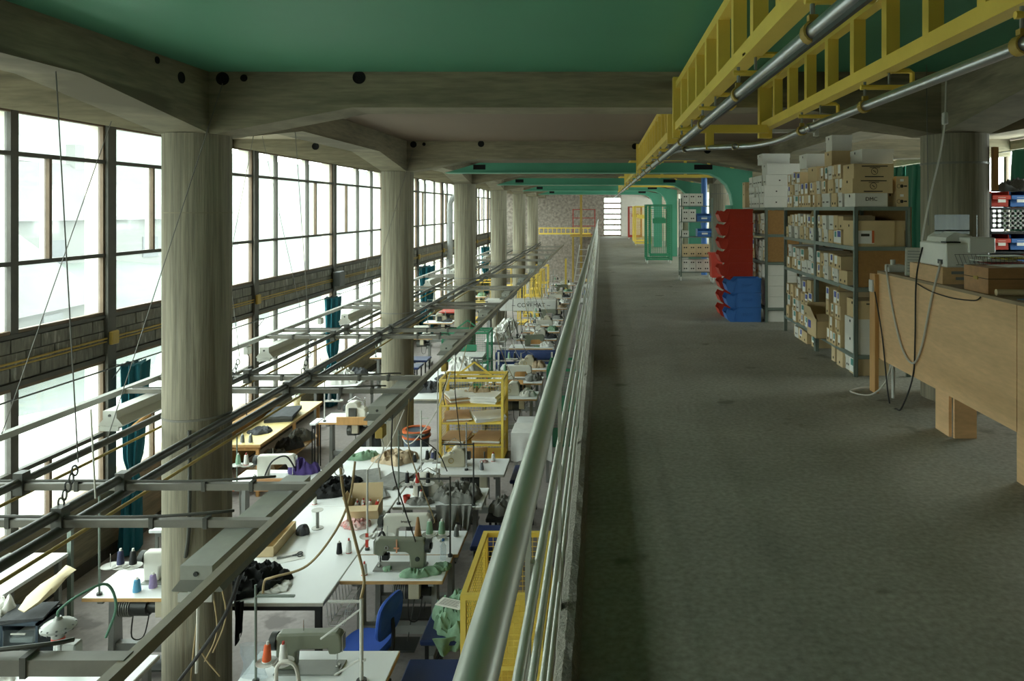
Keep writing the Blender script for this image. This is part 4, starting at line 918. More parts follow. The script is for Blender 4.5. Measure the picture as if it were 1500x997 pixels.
machine(-1.95, 9.8, 0, 'beige cover-seam machine with a round yellow plate', m_beige, 'over')
stand(-2.32, 9.52, .8, 'pale thread stand with dark cones beside the beige machine', [(.14, .02, .22), (.7, 0, .1)], [(.14, .08), (.14, .19)], lightgrey)
for q in (0, 1): spool(-2.24 + q * .11, 9.515, TT + .165, 'black', .13, .026, 0, 'on the stand beside the beige machine')
stand(-1.75, 9.6, .62, 'bright steel lamp rod beside the beige machine', [(.3, -.12, 0)], [], chrome)
wood_chair(-1.78, 10.45, math.pi, 'light wooden chair behind the beige cover-seam machine')
# blue office chair
t = thing('office_chair', 'blue upholstered swivel chair between two sewing tables', 'chair', (-2.0, 6.25, G), -.25)
def pad(M, rx, ry, th, name):
    mb = MB(); n = 28
    for r, z in ((.0, -th), (.86, -th), (1, -th * .3), (1, th * .4), (.9, th), (0, th * 1.05)):
        for k in range(n):
            a = 2 * math.pi * k / n; c, s = math.cos(a), math.sin(a); p = 3.2
            f = (abs(c) ** p + abs(s) ** p) ** (-1 / p)
            mb.v.append(M @ Vector((c * f * rx * r, s * f * ry * r, z)))
    for i in range(5):
        for k in range(n): mb.f.append((i * n + k, i * n + (k + 1) % n, i * n + n + (k + 1) % n, i * n + n + k))
    mb.build(name, bluef, t, True)
pad(T(0, 0, .47), .21, .22, .035, 'seat'); pad(T(.23, 0, .76) @ rotm('Y', math.pi / 2 + .12), .17, .19, .028, 'backrest')
MB().tube([(.05, 0, .42), (.24, 0, .44), (.27, 0, .6), (.26, 0, .74)], .016, 8, sub=4).build('back_bar', blackm, t, True); MB().cyl((0, 0, .1), (0, 0, .44), .025, n=12).build('stem', dmetal, t, True)
for k in range(5):
    a = k * 2 * math.pi / 5; MB().bar((0, 0, .1), (.26 * math.cos(a), .26 * math.sin(a), .07), .03, .03).build('base_arm', blackm, t); MB().cyl((.26 * math.cos(a) - .012, .26 * math.sin(a), .027), (.26 * math.cos(a) + .012, .26 * math.sin(a), .027), .027, n=10).build('castor', blackm, t, True)
# navy benches
stool(-1.5, -1.06, 6.1, 6.75, .6, 'navy bench buried in sage green cloth beside the blue chair')
cloth(-1.25, 6.4, G + .6, .2, .3, .2, c_green, 'large heap of sage green cloth on the navy bench', 70, .2, 1.1, 4.5, hang=[(-.2, .15, -.29, .12)])
paper_sheet(-1.28, 6.3, G + .8, .24, .13, -.35, 'white printed list lying on the sage green cloth', lines=8)
stool(-1.52, -1.04, 5.25, 5.86, .6, 'plain navy bench nearest the machine with the orange cone')
stool(-1.38, -1.02, 7.75, 8.3, .62, 'navy bench beside the cream lettered machine'); stool(-1.33, -.9, 8.5, 9.06, .6, 'dark bench carrying a grey garment', blackm)
cloth(-1.15, 8.78, G + .6, .2, .22, .15, c_grey, 'grey garment heap on the dark bench', 72); stool(-1.2, -.85, 9.7, 10.3, .6, 'navy bench beside the beige cover-seam machine')
# yellow cages
cg = cage(-2.66, -1.6, 12.12, 12.74, 1.37, yellow, 'yellow wire cage with shelves of brown paper patterns', shelves=(.05, .3, .66, .95))
for q, (x, z, w, m) in enumerate(((-2.42, .3, .42, kraft), (-1.88, .3, .46, kraft), (-2.4, .66, .42, kraft), (-1.9, .66, .5, paper))):
    stack(x, 12.4, G + z + .001, w, .5, 3, .022, m, ['brown paper pattern pieces on the lower shelf of the yellow cage', 'folded brown paper on the lower shelf right side of the yellow cage', 'brown paper patterns on the middle shelf of the yellow cage', 'pale cut pieces on the middle shelf of the yellow cage'][q], .15 * (q - 1), 30 + q, cat='paper', m2=paper, piece='pattern_piece')
stack(-2.38, 12.42, G + .952, .44, .46, 4, .03, kraft, 'stacked brown paper patterns on top of the yellow cage', .4, 41, cat='paper', m2=paper, piece='pattern_piece'); stack(-1.92, 12.42, G + .952, .46, .42, 4, .028, c_white, 'white folded cloth on top of the yellow cage', -.15, 42, m2=paper)
cloth(-2.1, 12.55, G + .952, .3, .1, .2, c_tan, 'cream cloth heap at the back of the yellow cage', 74)
cage(-1.02, -.42, 5.35, 6.42, 1.37, yellow, 'yellow wire cage with solid shelves below the railing', shelves=(.06, .5, .85), bail=False, open_front=False, mesh_step=.042)
# waste bin
t = thing('waste_bin', 'waste bin with an orange rim and grey bag beside the second column', 'bin', (-2.86, 11.45, G))
MB().lathe([(.17, 0), (.18, .3), (.2, .72), (.19, .74)], n=20).build('bag', bin_bag, t, True); MB().ring((0, 0, .74), .17, .045, 'z', 28, .02).build('rim', orange, t, True); MB().ring((0, 0, .66), .2, .02, 'z', 28, .014).build('lower_rim', orange, t, True)
# ------------------------------------------------------------------ middle and far stations
R = random.Random(11)
def station(x0, x1, y0, k, flip, lab, side):
    y1 = y0 + .56
    sewing_table(x0, x1, y0, y1, 'white sewing table ' + lab, motor=1, pedal=False)
    kind = ['over', 'lock', 'over', 'lock'][k % 4]; m = [m_white, m_green, m_beige, m_white][(k * 3) % 4]
    nmc = {m_white.name: 'cream', m_green.name: 'grey-green', m_beige.name: 'beige'}[m.name]
    machine((x0 + x1) / 2 + .05, y0 + .32, math.pi if flip else 0, '%s sewing machine %s' % (nmc, lab), m, kind)
    stand(x0 + .12, y0 + .08, .7, 'thread stand ' + lab, [(.68, 0, .25), (.2, 0, .3)], [(.2, .08), (.2, .2)], [rackm, lightgrey][k % 2])
    for q in range(2): spool(x0 + .2 + q * .12, y0 + .075, TT + .225, ['white', 'grey', 'sage', 'black', 'white'][(k + q) % 5], .13, .03, 0, lab)
    c = [c_white, c_grey, c_tan, c_white, c_dgrey, c_green][k % 6]; cn = ['white', 'grey', 'tan', 'white', 'charcoal', 'sage green'][k % 6]
    cloth(x1 - .2, y0 + .3, TT, .17, .18, .1 + .05 * R.random(), c, '%s garments %s' % (cn, lab), 100 + k)
WH = ['just past the yellow paper-pattern cage', 'second past the yellow paper-pattern cage', 'in front of the navy fabric rolls', 'just behind the navy fabric rolls', 'two tables behind the navy fabric rolls', 'level with the third column', 'past the third column', 'before the white lettered machine', 'right behind the white lettered machine', 'second behind the white lettered machine', 'near the yellow post', 'beside the hoist', 'near the end wall']
ys = [13.2, 14.4, 15.6, 18.0, 19.2, 20.4, 21.5, 22.65, 25.2, 26.6, 28.2, 30.2, 33]
for k, y in enumerate(ys): station(-2.25 + .05 * (k % 3), -1.15, y, k, k % 2, WH[k] + ' on the gallery side', 1)
for k, y in enumerate((14.08, 15.28, 18.88, 20.08)): wood_chair(-1.7, y, math.pi if k % 2 else 0, ['wooden chair just past the yellow paper-pattern cage', 'wooden chair in front of the navy fabric rolls', 'wooden chair behind the navy fabric rolls', 'wooden chair level with the third column'][k])
bench(-3.5, -2.5, 13.2, 16.2, HT, white_top, 'long white table between the second column and the green cage', edge=board_edge, legs=legm)
cloth(-2.9, 15.5, TT, .38, .36, .32, c_white, 'big mound of white padding on the table before the green cage', 81); cloth(-3.2, 13.9, TT, .3, .26, .16, c_dgrey, 'charcoal garments on the table behind the second column', 82); stack(-2.8, 14.2, TT, .5, .4, 4, .02, c_grey, 'flat grey cut cloth on the table behind the second column', .3, 83)
stack(-3.0, 14.7, TT, .5, .35, 3, .02, c_dgrey, 'flat dark cut cloth before the mound of white padding', -.2, 84)
bench(-3.0, -2.45, 18.9, 22.2, HT, white_top, 'white table heaped with pale cut cloth past the third column', edge=board_edge, legs=legm)
for k in range(4): cloth(-2.72, 19.25 + k * .78, TT, .24, .36, .22, c_white, ['white garment heap at the near end of the table past the third column', 'second white garment heap on the table past the third column', 'third white garment heap on the table past the third column', 'white garment heap at the far end of the table past the third column'][k], 90 + k)
cage(-3.62, -2.55, 16.75, 17.45, 1.37, gwire, 'green wire cage standing before the third column', shelves=(.05, .66), plate=.95)
stack(-3.05, 17.1, G + .661, .7, .5, 5, .03, c_white, 'white and dark folded garments on the shelf of the green cage', .1, 95, m2=c_dgrey)
cage(-.95, -.4, 12.9, 13.9, 1.37, gwire, 'green wire cage right under the railing', shelves=(.05, .66), bail=False)
# fabric rolls on a trestle
rk = thing('roll_trestle', 'pale steel trestle carrying the navy fabric rolls', 'trestle', (-1.7, 16.85, G))
for x in (-.6, .6):
    for y in (-.25, .25): MB().box(x - .02, x + .02, y - .02, y + .02, 0, .95).build('leg', lightgrey, rk)
    MB().box(x - .02, x + .02, -.25, .25, .5, .53).box(x - .02, x + .02, -.25, .25, .72, .75).build('bearer', lightgrey, rk)
MB().box(-.6, .6, -.26, .26, .5, .52).build('tray', lightgrey, rk)
for k, (y, z, m, n) in enumerate(((16.72, .84, c_navy, 'navy'), (16.95, .84, c_navy, 'dark navy'), (16.78, .61, c_navy, 'lower navy'))):
    t = thing('fabric_roll', ['navy fabric roll at the front of the pale steel trestle', 'navy fabric roll at the back of the pale steel trestle', 'navy fabric roll on the lower tray of the pale steel trestle'][k], 'fabric roll', (-1.7, y, G + z), 0, 'navy fabric rolls'); MB().cyl((-.68, 0, 0), (.66, .0, .0), .09, n=20).build('fabric', m, t, True); MB().cyl((-.72, 0, 0), (.72, 0, 0), .03, n=12).build('core', tan2, t, True)
# lettered white machine far down
t = thing('spreading_machine', 'long white machine beam with COVEMAT lettering across the far tables', 'machine', (-2.55, 23.52, G)); MB().bbox(-1.1, 1.15, -.25, .25, .95, 1.3, .02).build('beam', lightgrey, t)
for x in (-1.0, 1.05): MB().box(x - .05, x + .05, -.2, .2, 0, .95).build('leg', legm, t)
text_part('~ COVEMAT ~', .19, inkm, t, T(.35, -.2515, 1.13) @ rotm('X', math.pi / 2), .002)
bench(-5.35, -4.75, 24.3, 25.8, HT, redp, 'red-topped table by the windows beyond the second column', legs=blackm); 
for k, (x, y) in enumerate(((-4.35, 16.6), (-4.35, 17.4))): stool(x - .2, x + .25, y, y + .5, .6, ['small blue bench left of the green cage', 'second small blue bench left of the green cage'][k], navy)
for k, y in enumerate((16.9, 19.4, 22.0, 28.5)):
    station(-5.3, -4.45, y, k + 20, 1, ['by the windows left of the green cage', 'by the windows level with the third column', 'by the windows before the red-topped table', 'by the windows far beyond the red-topped table'][k], -1)
bench(-5.5, -4.7, 14.0, 15.4, HT, white_top, 'white table by the windows near the second curtain', legs=legm); cloth(-5.1, 14.5, TT, .3, .3, .3, c_white, 'white garment heap by the windows near the second curtain', 111); cloth(-5.0, 15.1, TT, .26, .24, .16, c_dgrey, 'dark garment heap by the windows near the second curtain', 112)
for k, y in enumerate((26.5, 28.5, 31, 33.5)): cage(-3.0, -2.4, y, y + .8, 1.6, yellow, ['yellow wire cage far down near the fourth column', 'second yellow wire cage far down the row', 'third yellow wire cage far down the row', 'yellow wire cage closest to the stone end wall'][k], shelves=(.1, .8), bail=False, mesh_step=.2)
for k, y in enumerate((27, 33)): cage(-4.9, -4.0, y, y + 1.0, 1.5, yellow, ['yellow wire cage by the far windows', 'yellow wire cage by the last windows'][k], shelves=(.1, .7), bail=False, mesh_step=.2)
o = MB().box(-1.56, -1.48, 32.0, 32.08, G, -.6).box(-1.6, -1.44, 31.96, 32.12, G, G + .04).build('yellow_post', yellow); tag(o, 'slim yellow steel post on the far workshop floor', 'post')
o = MB().box(-2.55, -2.43, 30.5, 30.62, G, -1.0).box(-2.6, -2.38, 30.45, 30.67, G, G + .04).build('yellow_post', yellow); tag(o, 'shorter yellow steel post before the far yellow cages', 'post')
for k in range(4): bench(-1.05, -.5, 27 + k * 2.6, 28.2 + k * 2.6, HT, [white_top, bluep, white_top, ytop, bluep][k], ['white table under the far gallery edge', 'blue table under the far gallery edge', 'white table near the far hoist', 'pale yellow table near the far hoist', 'blue table closest to the hoist'][k], legs=legm)
t = thing('curved_ladder', 'white slanted ladder leaning towards the far gallery edge', 'ladder', (-.75, 33.5, G))
for x in (-.2, .2): MB().bar((x - .4, 0, 0), (x, .0, 2.55), .05, .05).build('stile', lightgrey, t)
for k in range(8): MB().bar((-.2 - .36 + k * .046, 0, .3 + k * .29), (.2 - .36 + k * .046, 0, .3 + k * .29), .03, .03).build('rung', lightgrey, t)
bench(-1.35, -.75, 11.2, 12.1, HT, white_top, 'white table with a hanging cloth to the right of the yellow cage', legs=legm)
t = thing('table_cloth', 'white cloth hanging over the near edge of the table beside the yellow cage', 'cloth', (-1.05, 11.19, TT)); q = MB()
for s in (0, 1):
    for i in range(9):
        for j in range(15): q.v.append((-.31 + .62 * j / 14, -s * .008 - .02 + .02 * math.sin(j * 1.1) * i / 8, .012 - .42 * i / 8 * (1 + .06 * math.sin(j))))
for s in (0, 1):
    for i in range(8):
        for j in range(14): b = s * 135 + i * 15 + j; q.f.append((b, b + 1, b + 16, b + 15))
for i in range(8):
    for j in (0, 14): b = i * 15 + j; q.f.append((b, b + 15, 135 + b + 15, 135 + b))
for j in range(14):
    for i in (0, 8): b = i * 15 + j; q.f.append((b, b + 1, 135 + b + 1, 135 + b))
q.build('drape', c_white, t, True); MB().box(-.31, .31, -.02, .5, .001, .012).build('top_layer', c_white, t)
# ------------------------------------------------------------------ hanging hoses and cables
def pxh(*a): return [px(*p) for p in a]
hose(pxh((498, 668, 5.2), (503, 720, 5.25), (520, 790, 5.4), (533, 845, 5.4), (529, 876, 5.3)), .011, cable_t, 'brown air hose dropping from the track rail to the white thread stand')
hose(pxh((520, 676, 5.6), (512, 730, 5.6), (490, 780, 5.55), (450, 828, 5.45), (400, 845, 5.35), (388, 850, 5.4), (385, 868, 5.42)), .009, cable_t, 'brown air hose sagging across the cutting table to the grey thread stand')
o = MB().ring(px(497, 690, 5.2), .03, .005, 'y', 16, .004).build('hose_ring', chrome, None, True); tag(o, 'steel ring hanging from the track rail above the cutting table', 'ring')
hose(pxh((592, 600, 8.6), (570, 650, 8.9), (545, 680, 9.2), (537, 692, 9.3)), .006, cable_w, 'thin pale cable slanting down near the second lamp trough')
hose(pxh((660, 545, 9.2), (640, 600, 9.3), (612, 640, 9.3), (598, 650, 9.4), (590, 642, 9.6)), .007, cable_w, 'pale cable bundle curling by the waste bin')
hose(pxh((612, 640, 9.4), (640, 660, 9.4), (655, 690, 9.45)), .007, cable_b, 'dark cable running to the beige cover-seam machine')
hose(pxh((690, 470, 13), (680, 520, 13), (668, 560, 13.2), (655, 600, 13.2)), .007, cable_t, 'tan cable hanging beside the yellow paper-pattern cage')
hose(pxh((745, 470, 19), (750, 495, 19.2), (762, 492, 19.2), (768, 475, 19.4), (774, 470, 19.4)), .012, cable_b, 'black looping cable over the white garment heaps')
hose(pxh((700, 455, 19), (706, 480, 19.3), (722, 494, 19.4), (738, 488, 19.4), (748, 470, 19.5)), .012, cable_b, 'black cable loop in front of the white garment heaps')
for k, (a, b, c) in enumerate((((300, 832, 5.6), (286, 930, 5.6), (278, 1010, 5.62)), ((305, 835, 5.6), (318, 920, 5.57), (300, 968, 5.58)), ((318, 838, 5.6), (331, 900, 5.58), (312, 955, 5.58)), ((296, 850, 5.6), (290, 940, 5.58), (322, 990, 5.58)))):
    hose([px(*a), px(*b), px(*c)], .006, cable_t, 'tan cable loop hanging in front of the first column', grp='tan cable loops at the first column')
hose(pxh((352, 840, 4.6), (330, 900, 4.7), (290, 960, 4.9), (262, 997, 5.0)), .012, cable_b, 'black cable sweeping down in front of the first column')
hose(pxh((291, 836, 5.55), (290, 900, 5.55), (288, 985, 5.56)), .012, cable_w, 'thin pale conduit standing in front of the first column', sub=3)
hose([(-3.25, 5.825, ZT), (-3.25, 5.823, -.9), (-3.28, 5.823, -1.2)], .014, dark_tube, 'dark cable running down the front of the first column', sub=4)
hose(pxh((140, 730, 4.3), (135, 640, 4.45), (133, 600, 4.6)), .005, cable_w, 'thin pale cord hanging at the left track rail')
for k, (x, y, L) in enumerate(((-4.6, 8.3, .5), (-4.6, 9.6, .9), (-1.82, 6.1, .35), (-1.82, 8.6, .4), (-4.6, 12.1, .6))):
    t = thing('plug_drop', ['socket drop on the flat rail near the first teal curtain', 'socket drop on the flat rail before the yellow table', 'socket drop on the gallery-side rail over the cutting tables', 'yellow-brown socket box on the gallery-side rail near the yellow cage', 'socket drop on the flat rail above the yellow table'][k], 'socket', (x, y, ZT - .036), 0, 'socket drops on the tracks')
    MB().bbox(-.035, .035, -.05, .05, -.1, 0, .008).build('socket', [blackm, lightgrey, ygrey, ygrey, lightgrey][k], t); MB().tube([(0, 0, -.1), (.02, .01, -.2), (-.02, .0, -.1 - L * .6), (0, 0, -.1 - L)], .006, 6, sub=5).build('cable', cable_b if k % 2 else cable_w, t, True)

for k, (y, xe, z) in enumerate(((6.95, -1.75, .28), (7.5, -1.7, .26), (8.75, -1.95, .24), (9.75, -1.85, .26), (13.5, -1.6, .3), (14.7, -1.55, .3), (15.9, -1.6, .3), (18.3, -1.6, .3), (19.5, -1.6, .3), (20.7, -1.6, .3), (22, -1.6, .3))):
    hose([(-1.82, y - .5, ZT - .03), (-1.84, y - .45, ZT - .5), ((xe - 1.84) / 2, y - .2, ZT - 1.0), (xe, y, TT + z), (xe, y + .02, TT + z - .06)], .006, [cable_b, cable_t, cable_w][k % 3], 'thin power lead dropping from the gallery-side rail to a sewing machine', 'power_lead', 'cable', 6, 'power leads to the machines')
for k in range(26):
    y = [6.95, 7.05, 7.6, 8.6, 8.8, 9.6, 9.9, 13.4, 14.6, 15.8, 18.2, 19.4, 20.6][k % 13]; x = R.uniform(-2.2, -1.55)
    if k % 2: cloth(x, y + .0, TT, R.uniform(.04, .08), R.uniform(.03, .06), .03, [c_white, c_grey, c_tan, c_green, c_red][k % 5], '%s cloth scrap on a gallery-side sewing table' % ['white', 'grey', 'tan', 'green', 'red'][k % 5], 200 + k, grp='cloth scraps on the gallery-side tables', nm='cloth_scrap')
for k, (x, y, c) in enumerate(((-2.2, 6.86, 'white'), (-2.1, 8.62, 'white'), (-1.55, 9.6, 'grey'), (-1.45, 9.95, 'white'), (-2.28, 10.0, 'navy'), (-3.3, 8.5, 'white'), (-3.42, 9.7, 'grey'), (-2.5, 9.9, 'black'), (-2.25, 7.7, 'white'), (-1.5, 7.66, 'grey'))): spool(x, y, TT, c, .11, .028, 0, ['left of the old grey-green machine', 'by the charcoal heap', 'beside the beige cover-seam machine', 'at the back of the beige machine table', 'behind the beige machine stand', 'near the tray on the second cutting table', 'at the window edge of the second cutting table', 'beside the tan cloth pile', 'by the lettered cream machine', 'at the corner of the lettered machine table'][k])
# ------------------------------------------------------------------ gallery: racks, cartons
RX0, RX1 = 2.34, 2.86
def rack(y0, y1, x0, x1, levels, label, ends, name='storage_rack', h=1.57, far_light_stop=True):
    t = thing(name, label, 'rack', (x0, y0, 0), 0, 'steel storage racks'); w = x1 - x0; L = y1 - y0
    for x in (0, w - .035):
        for y in (0, L - .035):
            MB().box(x, x + .035, y, y + .004, 0, h).box(x, x + .004, y, y + .035, 0, h).box(x + .031, x + .035, y, y + .035, 0, h).build('post', rackm, t)
    for z in levels:
        MB().box(.004, w - .004, .004, L - .004, z - .006, z).box(.0, .004, .035, L - .035, z - .035, z + .002).box(w - .004, w, .035, L - .035, z - .035, z + .002).box(.035, w - .035, 0, .004, z - .035, z + .002).box(.035, w - .035, L - .004, L, z - .035, z + .002).build('shelf', rackm, t)
    MB().box(w + .001, w + .006, 0, L, levels[0] - .03, h - .001).build('back_panel', cork, t)
    if far_light_stop: MB().box(.036, w - .036, L - .011, L - .005, 1.205, h - .036).build('end_panel', cork, t)  # panel added to block window light showing through the rack
    for z0, z1 in ends: MB().box(.036, w - .036, .005, .011, z0, z1).build('end_panel', cork, t)
    return t
LV = [.2, .82, 1.2, 1.57]
rack(6.8, 8.06, RX0, RX1, LV, 'steel rack beside the plywood counter, packed with cartons', [(.83, 1.165)])
rack(8.066, 9.42, RX0, RX1, LV, 'middle steel rack packed with cartons between the counter rack and white-box rack', [])
rack(10.08, 11.7, 2.25, 2.75, LV, 'steel rack with white lidded boxes behind the stacked plastic bins', [(.83, 1.165), (1.205, 1.53)])
def carton(x0, y, z, dx, w, h, kind, lab, rnd, grp, flap=False):
    """a box with its small end towards the aisle at x0; length dx, width w along the rack"""
    m = {'tan': tan, 'pale': tan2, 'white': wbox}[kind]
    o = MB().box(0, dx, 0, w, 0, h if kind != 'white' else h * .74).build('carton', m); o.location = (x0, y, z); tag(o, lab, 'carton', grp)
    if kind == 'white':
        MB().box(-.004, dx + .004, -.004, w + .004, h * .74, h).build('lid', wbox, o)
        MB().box(-.0045, -.0025, w * .3, w * .42, h * .3, h * .42).build('finger_hole', inkm, o); MB().box(-.0045, -.0025, w * .58, w * .7, h * .3, h * .42).build('finger_hole', inkm, o)
        if w > .14 or dx > .2: MB().box(dx * .5, dx * .56, -.0015, .0005, h * .42, h * .54).build('stamp', inkm, o)
    else:
        c = rnd.random()
        if c < .62:
            a, b = (.04, .96) if c < .3 else (.12, .7); st = MB().box(-.0016, .0, w * a, w * b, h * (.1 if c < .2 else .34), h * .94).build('label_sticker', stick_w, o)
            if c < .42: MB().box(-.0024, -.0014, w * (a + .05), w * (b - .2), h * .5, h * .9).build('printed_patch', [stick_b, stick_t, stick_t, stick_b, stick_t][int(c * 50) % 5], st)
        MB().cyl((-.0015, w / 2, h * .24), (.001, w / 2, h * .24), min(.013, w * .16), n=10).build('finger_hole', holem, o)
        MB().box(-.0014, .0, w * .02, w * .98, h * .965, h * .985).build('flap_seam', dkwood, o)
        if flap: MB().box(0, dx, 0, .003, 0, w * .8, T(0, 0, h) @ rotm('X', .9)).build('flap', m, o)
    return o
def fill(where, xf, ya, yb, z, tiers, kinds, seed, wr=(.085, .16), hr=(.128, .15), dx=.34, gap=.1, grp=None):
    rnd = random.Random(seed); y = ya + .01
    while y < yb - wr[0]:
        w = min(rnd.uniform(*wr), yb - y - .004); zz = z; n = tiers if isinstance(tiers, int) else rnd.choice(tiers)
        if rnd.random() < gap: y += w * .6; continue
        for k in range(n):
            kind = rnd.choice(kinds); h = rnd.uniform(*hr)
            nm = {'tan': 'tan carton', 'pale': 'pale tan carton', 'white': 'white lidded box'}[kind]
            lv = 'lowest in stack' if (k == 0 and n > 1) else ('topmost in stack' if (k == n - 1 and n > 1) else ('mid-stack' if n > 1 else 'alone'))
            carton(xf + rnd.uniform(0, .035), y, zz, dx * rnd.uniform(.9, 1.1), w - .006, h - .002, kind, '%s %s, %s' % (nm, where, lv), rnd, grp or ('cartons ' + where), flap=rnd.random() < .12 and k == n - 1)
            zz += h
        y += w
W1 = 'on %s of the rack beside the counter'; W2 = 'on %s of the middle rack'; W3 = 'on %s of the rack behind the bins'
# counter rack: special cartons at its near end, then rows behind
def big(x, y, z, dx, dy, h, m, lab, lid=True, prints=None, grp=None):
    o = MB().box(0, dx, 0, dy, 0, h).build('carton', m); o.location = (x, y, z); tag(o, lab, 'carton', grp)
    if lid: MB().box(-.004, dx + .004, -.004, dy + .004, h * .62, h).build('lid', m, o)
    MB().cyl((-.0045 if lid else -.002, dy / 2, h * .8), (.001, dy / 2, h * .8), .014, n=10).build('finger_hole', holem, o)
    if prints == 'dmc': text_part('DMC', .05, inkm, o, T(dx * .5, -.0012, h * .55) @ rotm('X', math.pi / 2))
    if prints == 'round':
        MB().ring((dx * .52, -.001, h * .48), .028, .004, 'y', 20, .001).build('printed_ring', inkm, o); MB().bar((dx * .52 - .012, -.001, h * .55), (dx * .52 + .012, -.001, h * .4), .002, .006).build('printed_mark', inkm, o)
        MB().box(dx * .2, dx * .85, -.0012, .0, h * .8, h * .87).box(dx * .4, dx * .66, -.0012, .0, h * .71, h * .75).box(dx * .28, dx * .75, -.0012, .0, h * .08, h * .15).build('printed_line', inkm, o)
    if prints == 'dots':
        MB().cyl((dx * .45, -.0015, h * .35), (dx * .45, .0, h * .35), .016, n=14).build('printed_dot', inkm, o); MB().ring((dx * .2, -.001, h * .35), .016, .003, 'y', 16, .001).build('printed_ring', inkm, o); MB().box(dx * .62, dx * .88, -.0012, 0, h * .3, h * .4).build('printed_line', inkm, o); MB().box(dx * .3, dx * .6, -.0012, 0, h * .66, h * .82).build('label_sticker', stick_w, o)
    if prints == 'label': 
        st = MB().box(dx * .03, dx * .48, -.0014, 0, h * .12, h * .85).build('label_sticker', stick_w, o); MB().box(dx * .42, dx * .48, -.002, -.001, h * .14, h * .83).build('colour_strip', orange, st); MB().box(dx * .14, dx * .36, -.002, -.001, h * .4, h * .5).build('printed_line', inkm, st)
    return o
T1_ = 1.572
big(RX0 + .01, 6.81, T1_, .3, .3, .125, wbox, 'white carton with DMC lettering on top of the rack beside the counter', False, 'dmc')
big(RX0 - .01, 6.82, T1_ + .126, .37, .3, .135, tan, 'lower wide tan carton with a round mark, on the lettered white carton', False, 'round')
big(RX0 + .0, 6.82, T1_ + .262, .37, .3, .135, tan, 'upper wide tan carton with a round mark, top of the counter rack', False, 'round')
big(RX0 + .4, 6.83, T1_, .11, .3, .14, tan, 'lower small tan carton with a black dot next to the lettered carton', False, 'dots'); big(RX0 + .4, 6.83, T1_ + .141, .11, .3, .14, tan, 'upper small tan carton with a black dot beside the wide cartons', False, 'dots')
big(RX0 + .2, 7.16, T1_ + .421, .3, .4, .14, wbox, 'grey-white lidded box behind the wide tan cartons', True)
fill(W1 % 'the top', RX0 - .01, 7.15, 8.04, T1_, 3, ['tan', 'tan', 'pale', 'tan', 'white'], 101, gap=.0, hr=(.14, .1401))
big(RX0 + .01, 7.5, T1_ + .421, .4, .24, .15, tan, 'large tan carton lying on the stacks of the counter rack', False)
big(RX0 + .02, 7.52, T1_ + .572, .2, .2, .16, wbox, 'white box with two holes on the very top of the counter rack', True)
fill(W2 % 'the top', RX0 - .01, 8.1, 8.75, T1_, 2, ['tan', 'tan', 'pale'], 102, gap=.0, wr=(.08, .14), hr=(.14, .1401)); fill(W2 % 'the far top', RX0, 8.76, 9.4, T1_, (2, 3), ['tan', 'white', 'pale'], 103, gap=.0)
big(RX0 + .05, 8.15, T1_ + .281, .42, .35, .17, tan, 'bulky tan carton lying across the stacks on the middle rack', False); big(RX0 + .02, 8.45, T1_ + .452, .36, .3, .16, wbox, 'grey-white lidded box above the bulky tan carton', True)
fill(W3 % 'the top', 2.24, 10.1, 11.3, T1_, 3, ['white'], 104, wr=(.11, .2), gap=.0, hr=(.15, .1501))
big(2.28, 10.1, T1_ + .451, .45, .32, .15, wbox, 'long white lidded box high on the rack behind the bins', True); big(2.26, 10.3, T1_ + .602, .38, .32, .15, wbox, 'long white lidded box at the very top behind the bins', True)
big(2.22, 11.35, T1_, .22, .2, .25, tan2, 'tall pale carton at the far end of the rack behind the bins', False); big(2.22, 11.35, T1_ + .251, .2, .2, .14, tan2, 'small pale carton on the tall pale carton', False)
# shelves
big(RX0 + .02, 6.83, 1.201, .36, .34, .24, tan, 'large lidded tan carton with a coloured label on the upper shelf near the counter', True, 'label'); big(RX0 + .385, 6.85, 1.201, .1, .3, .24, tan, 'dark-sided tan carton next to the large lidded carton', True)
fill(W1 % 'the upper shelf', RX0, 7.2, 8.0, 1.201, 2, ['tan', 'tan', 'white'], 105); fill(W1 % 'the middle shelf', RX0, 6.86, 8.0, .821, (1, 2, 2), ['tan', 'tan', 'white'], 106, gap=.15)
fill(W2 % 'the upper shelf', RX0, 8.14, 9.36, 1.201, 2, ['tan', 'tan', 'pale', 'white'], 107); fill(W2 % 'the middle shelf', RX0, 8.14, 9.36, .821, (2, 2, 1), ['tan', 'pale', 'white'], 108)
big(RX0 + .02, 6.83, .201, .4, .3, .155, wbox, 'lower plain white carton in the near bottom shelf', False); big(RX0 + .02, 6.83, .357, .4, .3, .17, wbox, 'upper plain white carton in the near bottom shelf', False); big(RX0 + .04, 6.83, .528, .4, .3, .17, tan, 'tan carton with a round mark on the near bottom shelf', False, 'round')
fill(W1 % 'the bottom shelf', RX0 - .03, 7.15, 7.62, .201, (3, 4), ['tan', 'tan', 'pale'], 109, gap=0, wr=(.09, .13)); 
oc = thing('open_carton', 'large open tan carton with raised flaps on the bottom shelf', 'carton', (RX0 - .1, 7.66, .202)); MB().box(0, .4, 0, .34, 0, .006).box(0, .005, 0, .34, 0, .2).box(.395, .4, 0, .34, 0, .36).box(0, .4, 0, .005, 0, .18).box(0, .4, .335, .34, 0, .34).build('walls', tan, oc); MB().box(0, .16, 0, .005, 0, .12, T(.02, 0, .18) @ rotm('X', -1.0)).build('flap', tan2, oc); MB().box(-.005, 0, .02, .3, 0, .14, T(0, 0, .2) @ rotm('Y', -.4)).build('flap', tan2, oc); MB().box(-.002, 0, .2, .3, .08, .16).build('label_sticker', stick_b, oc)
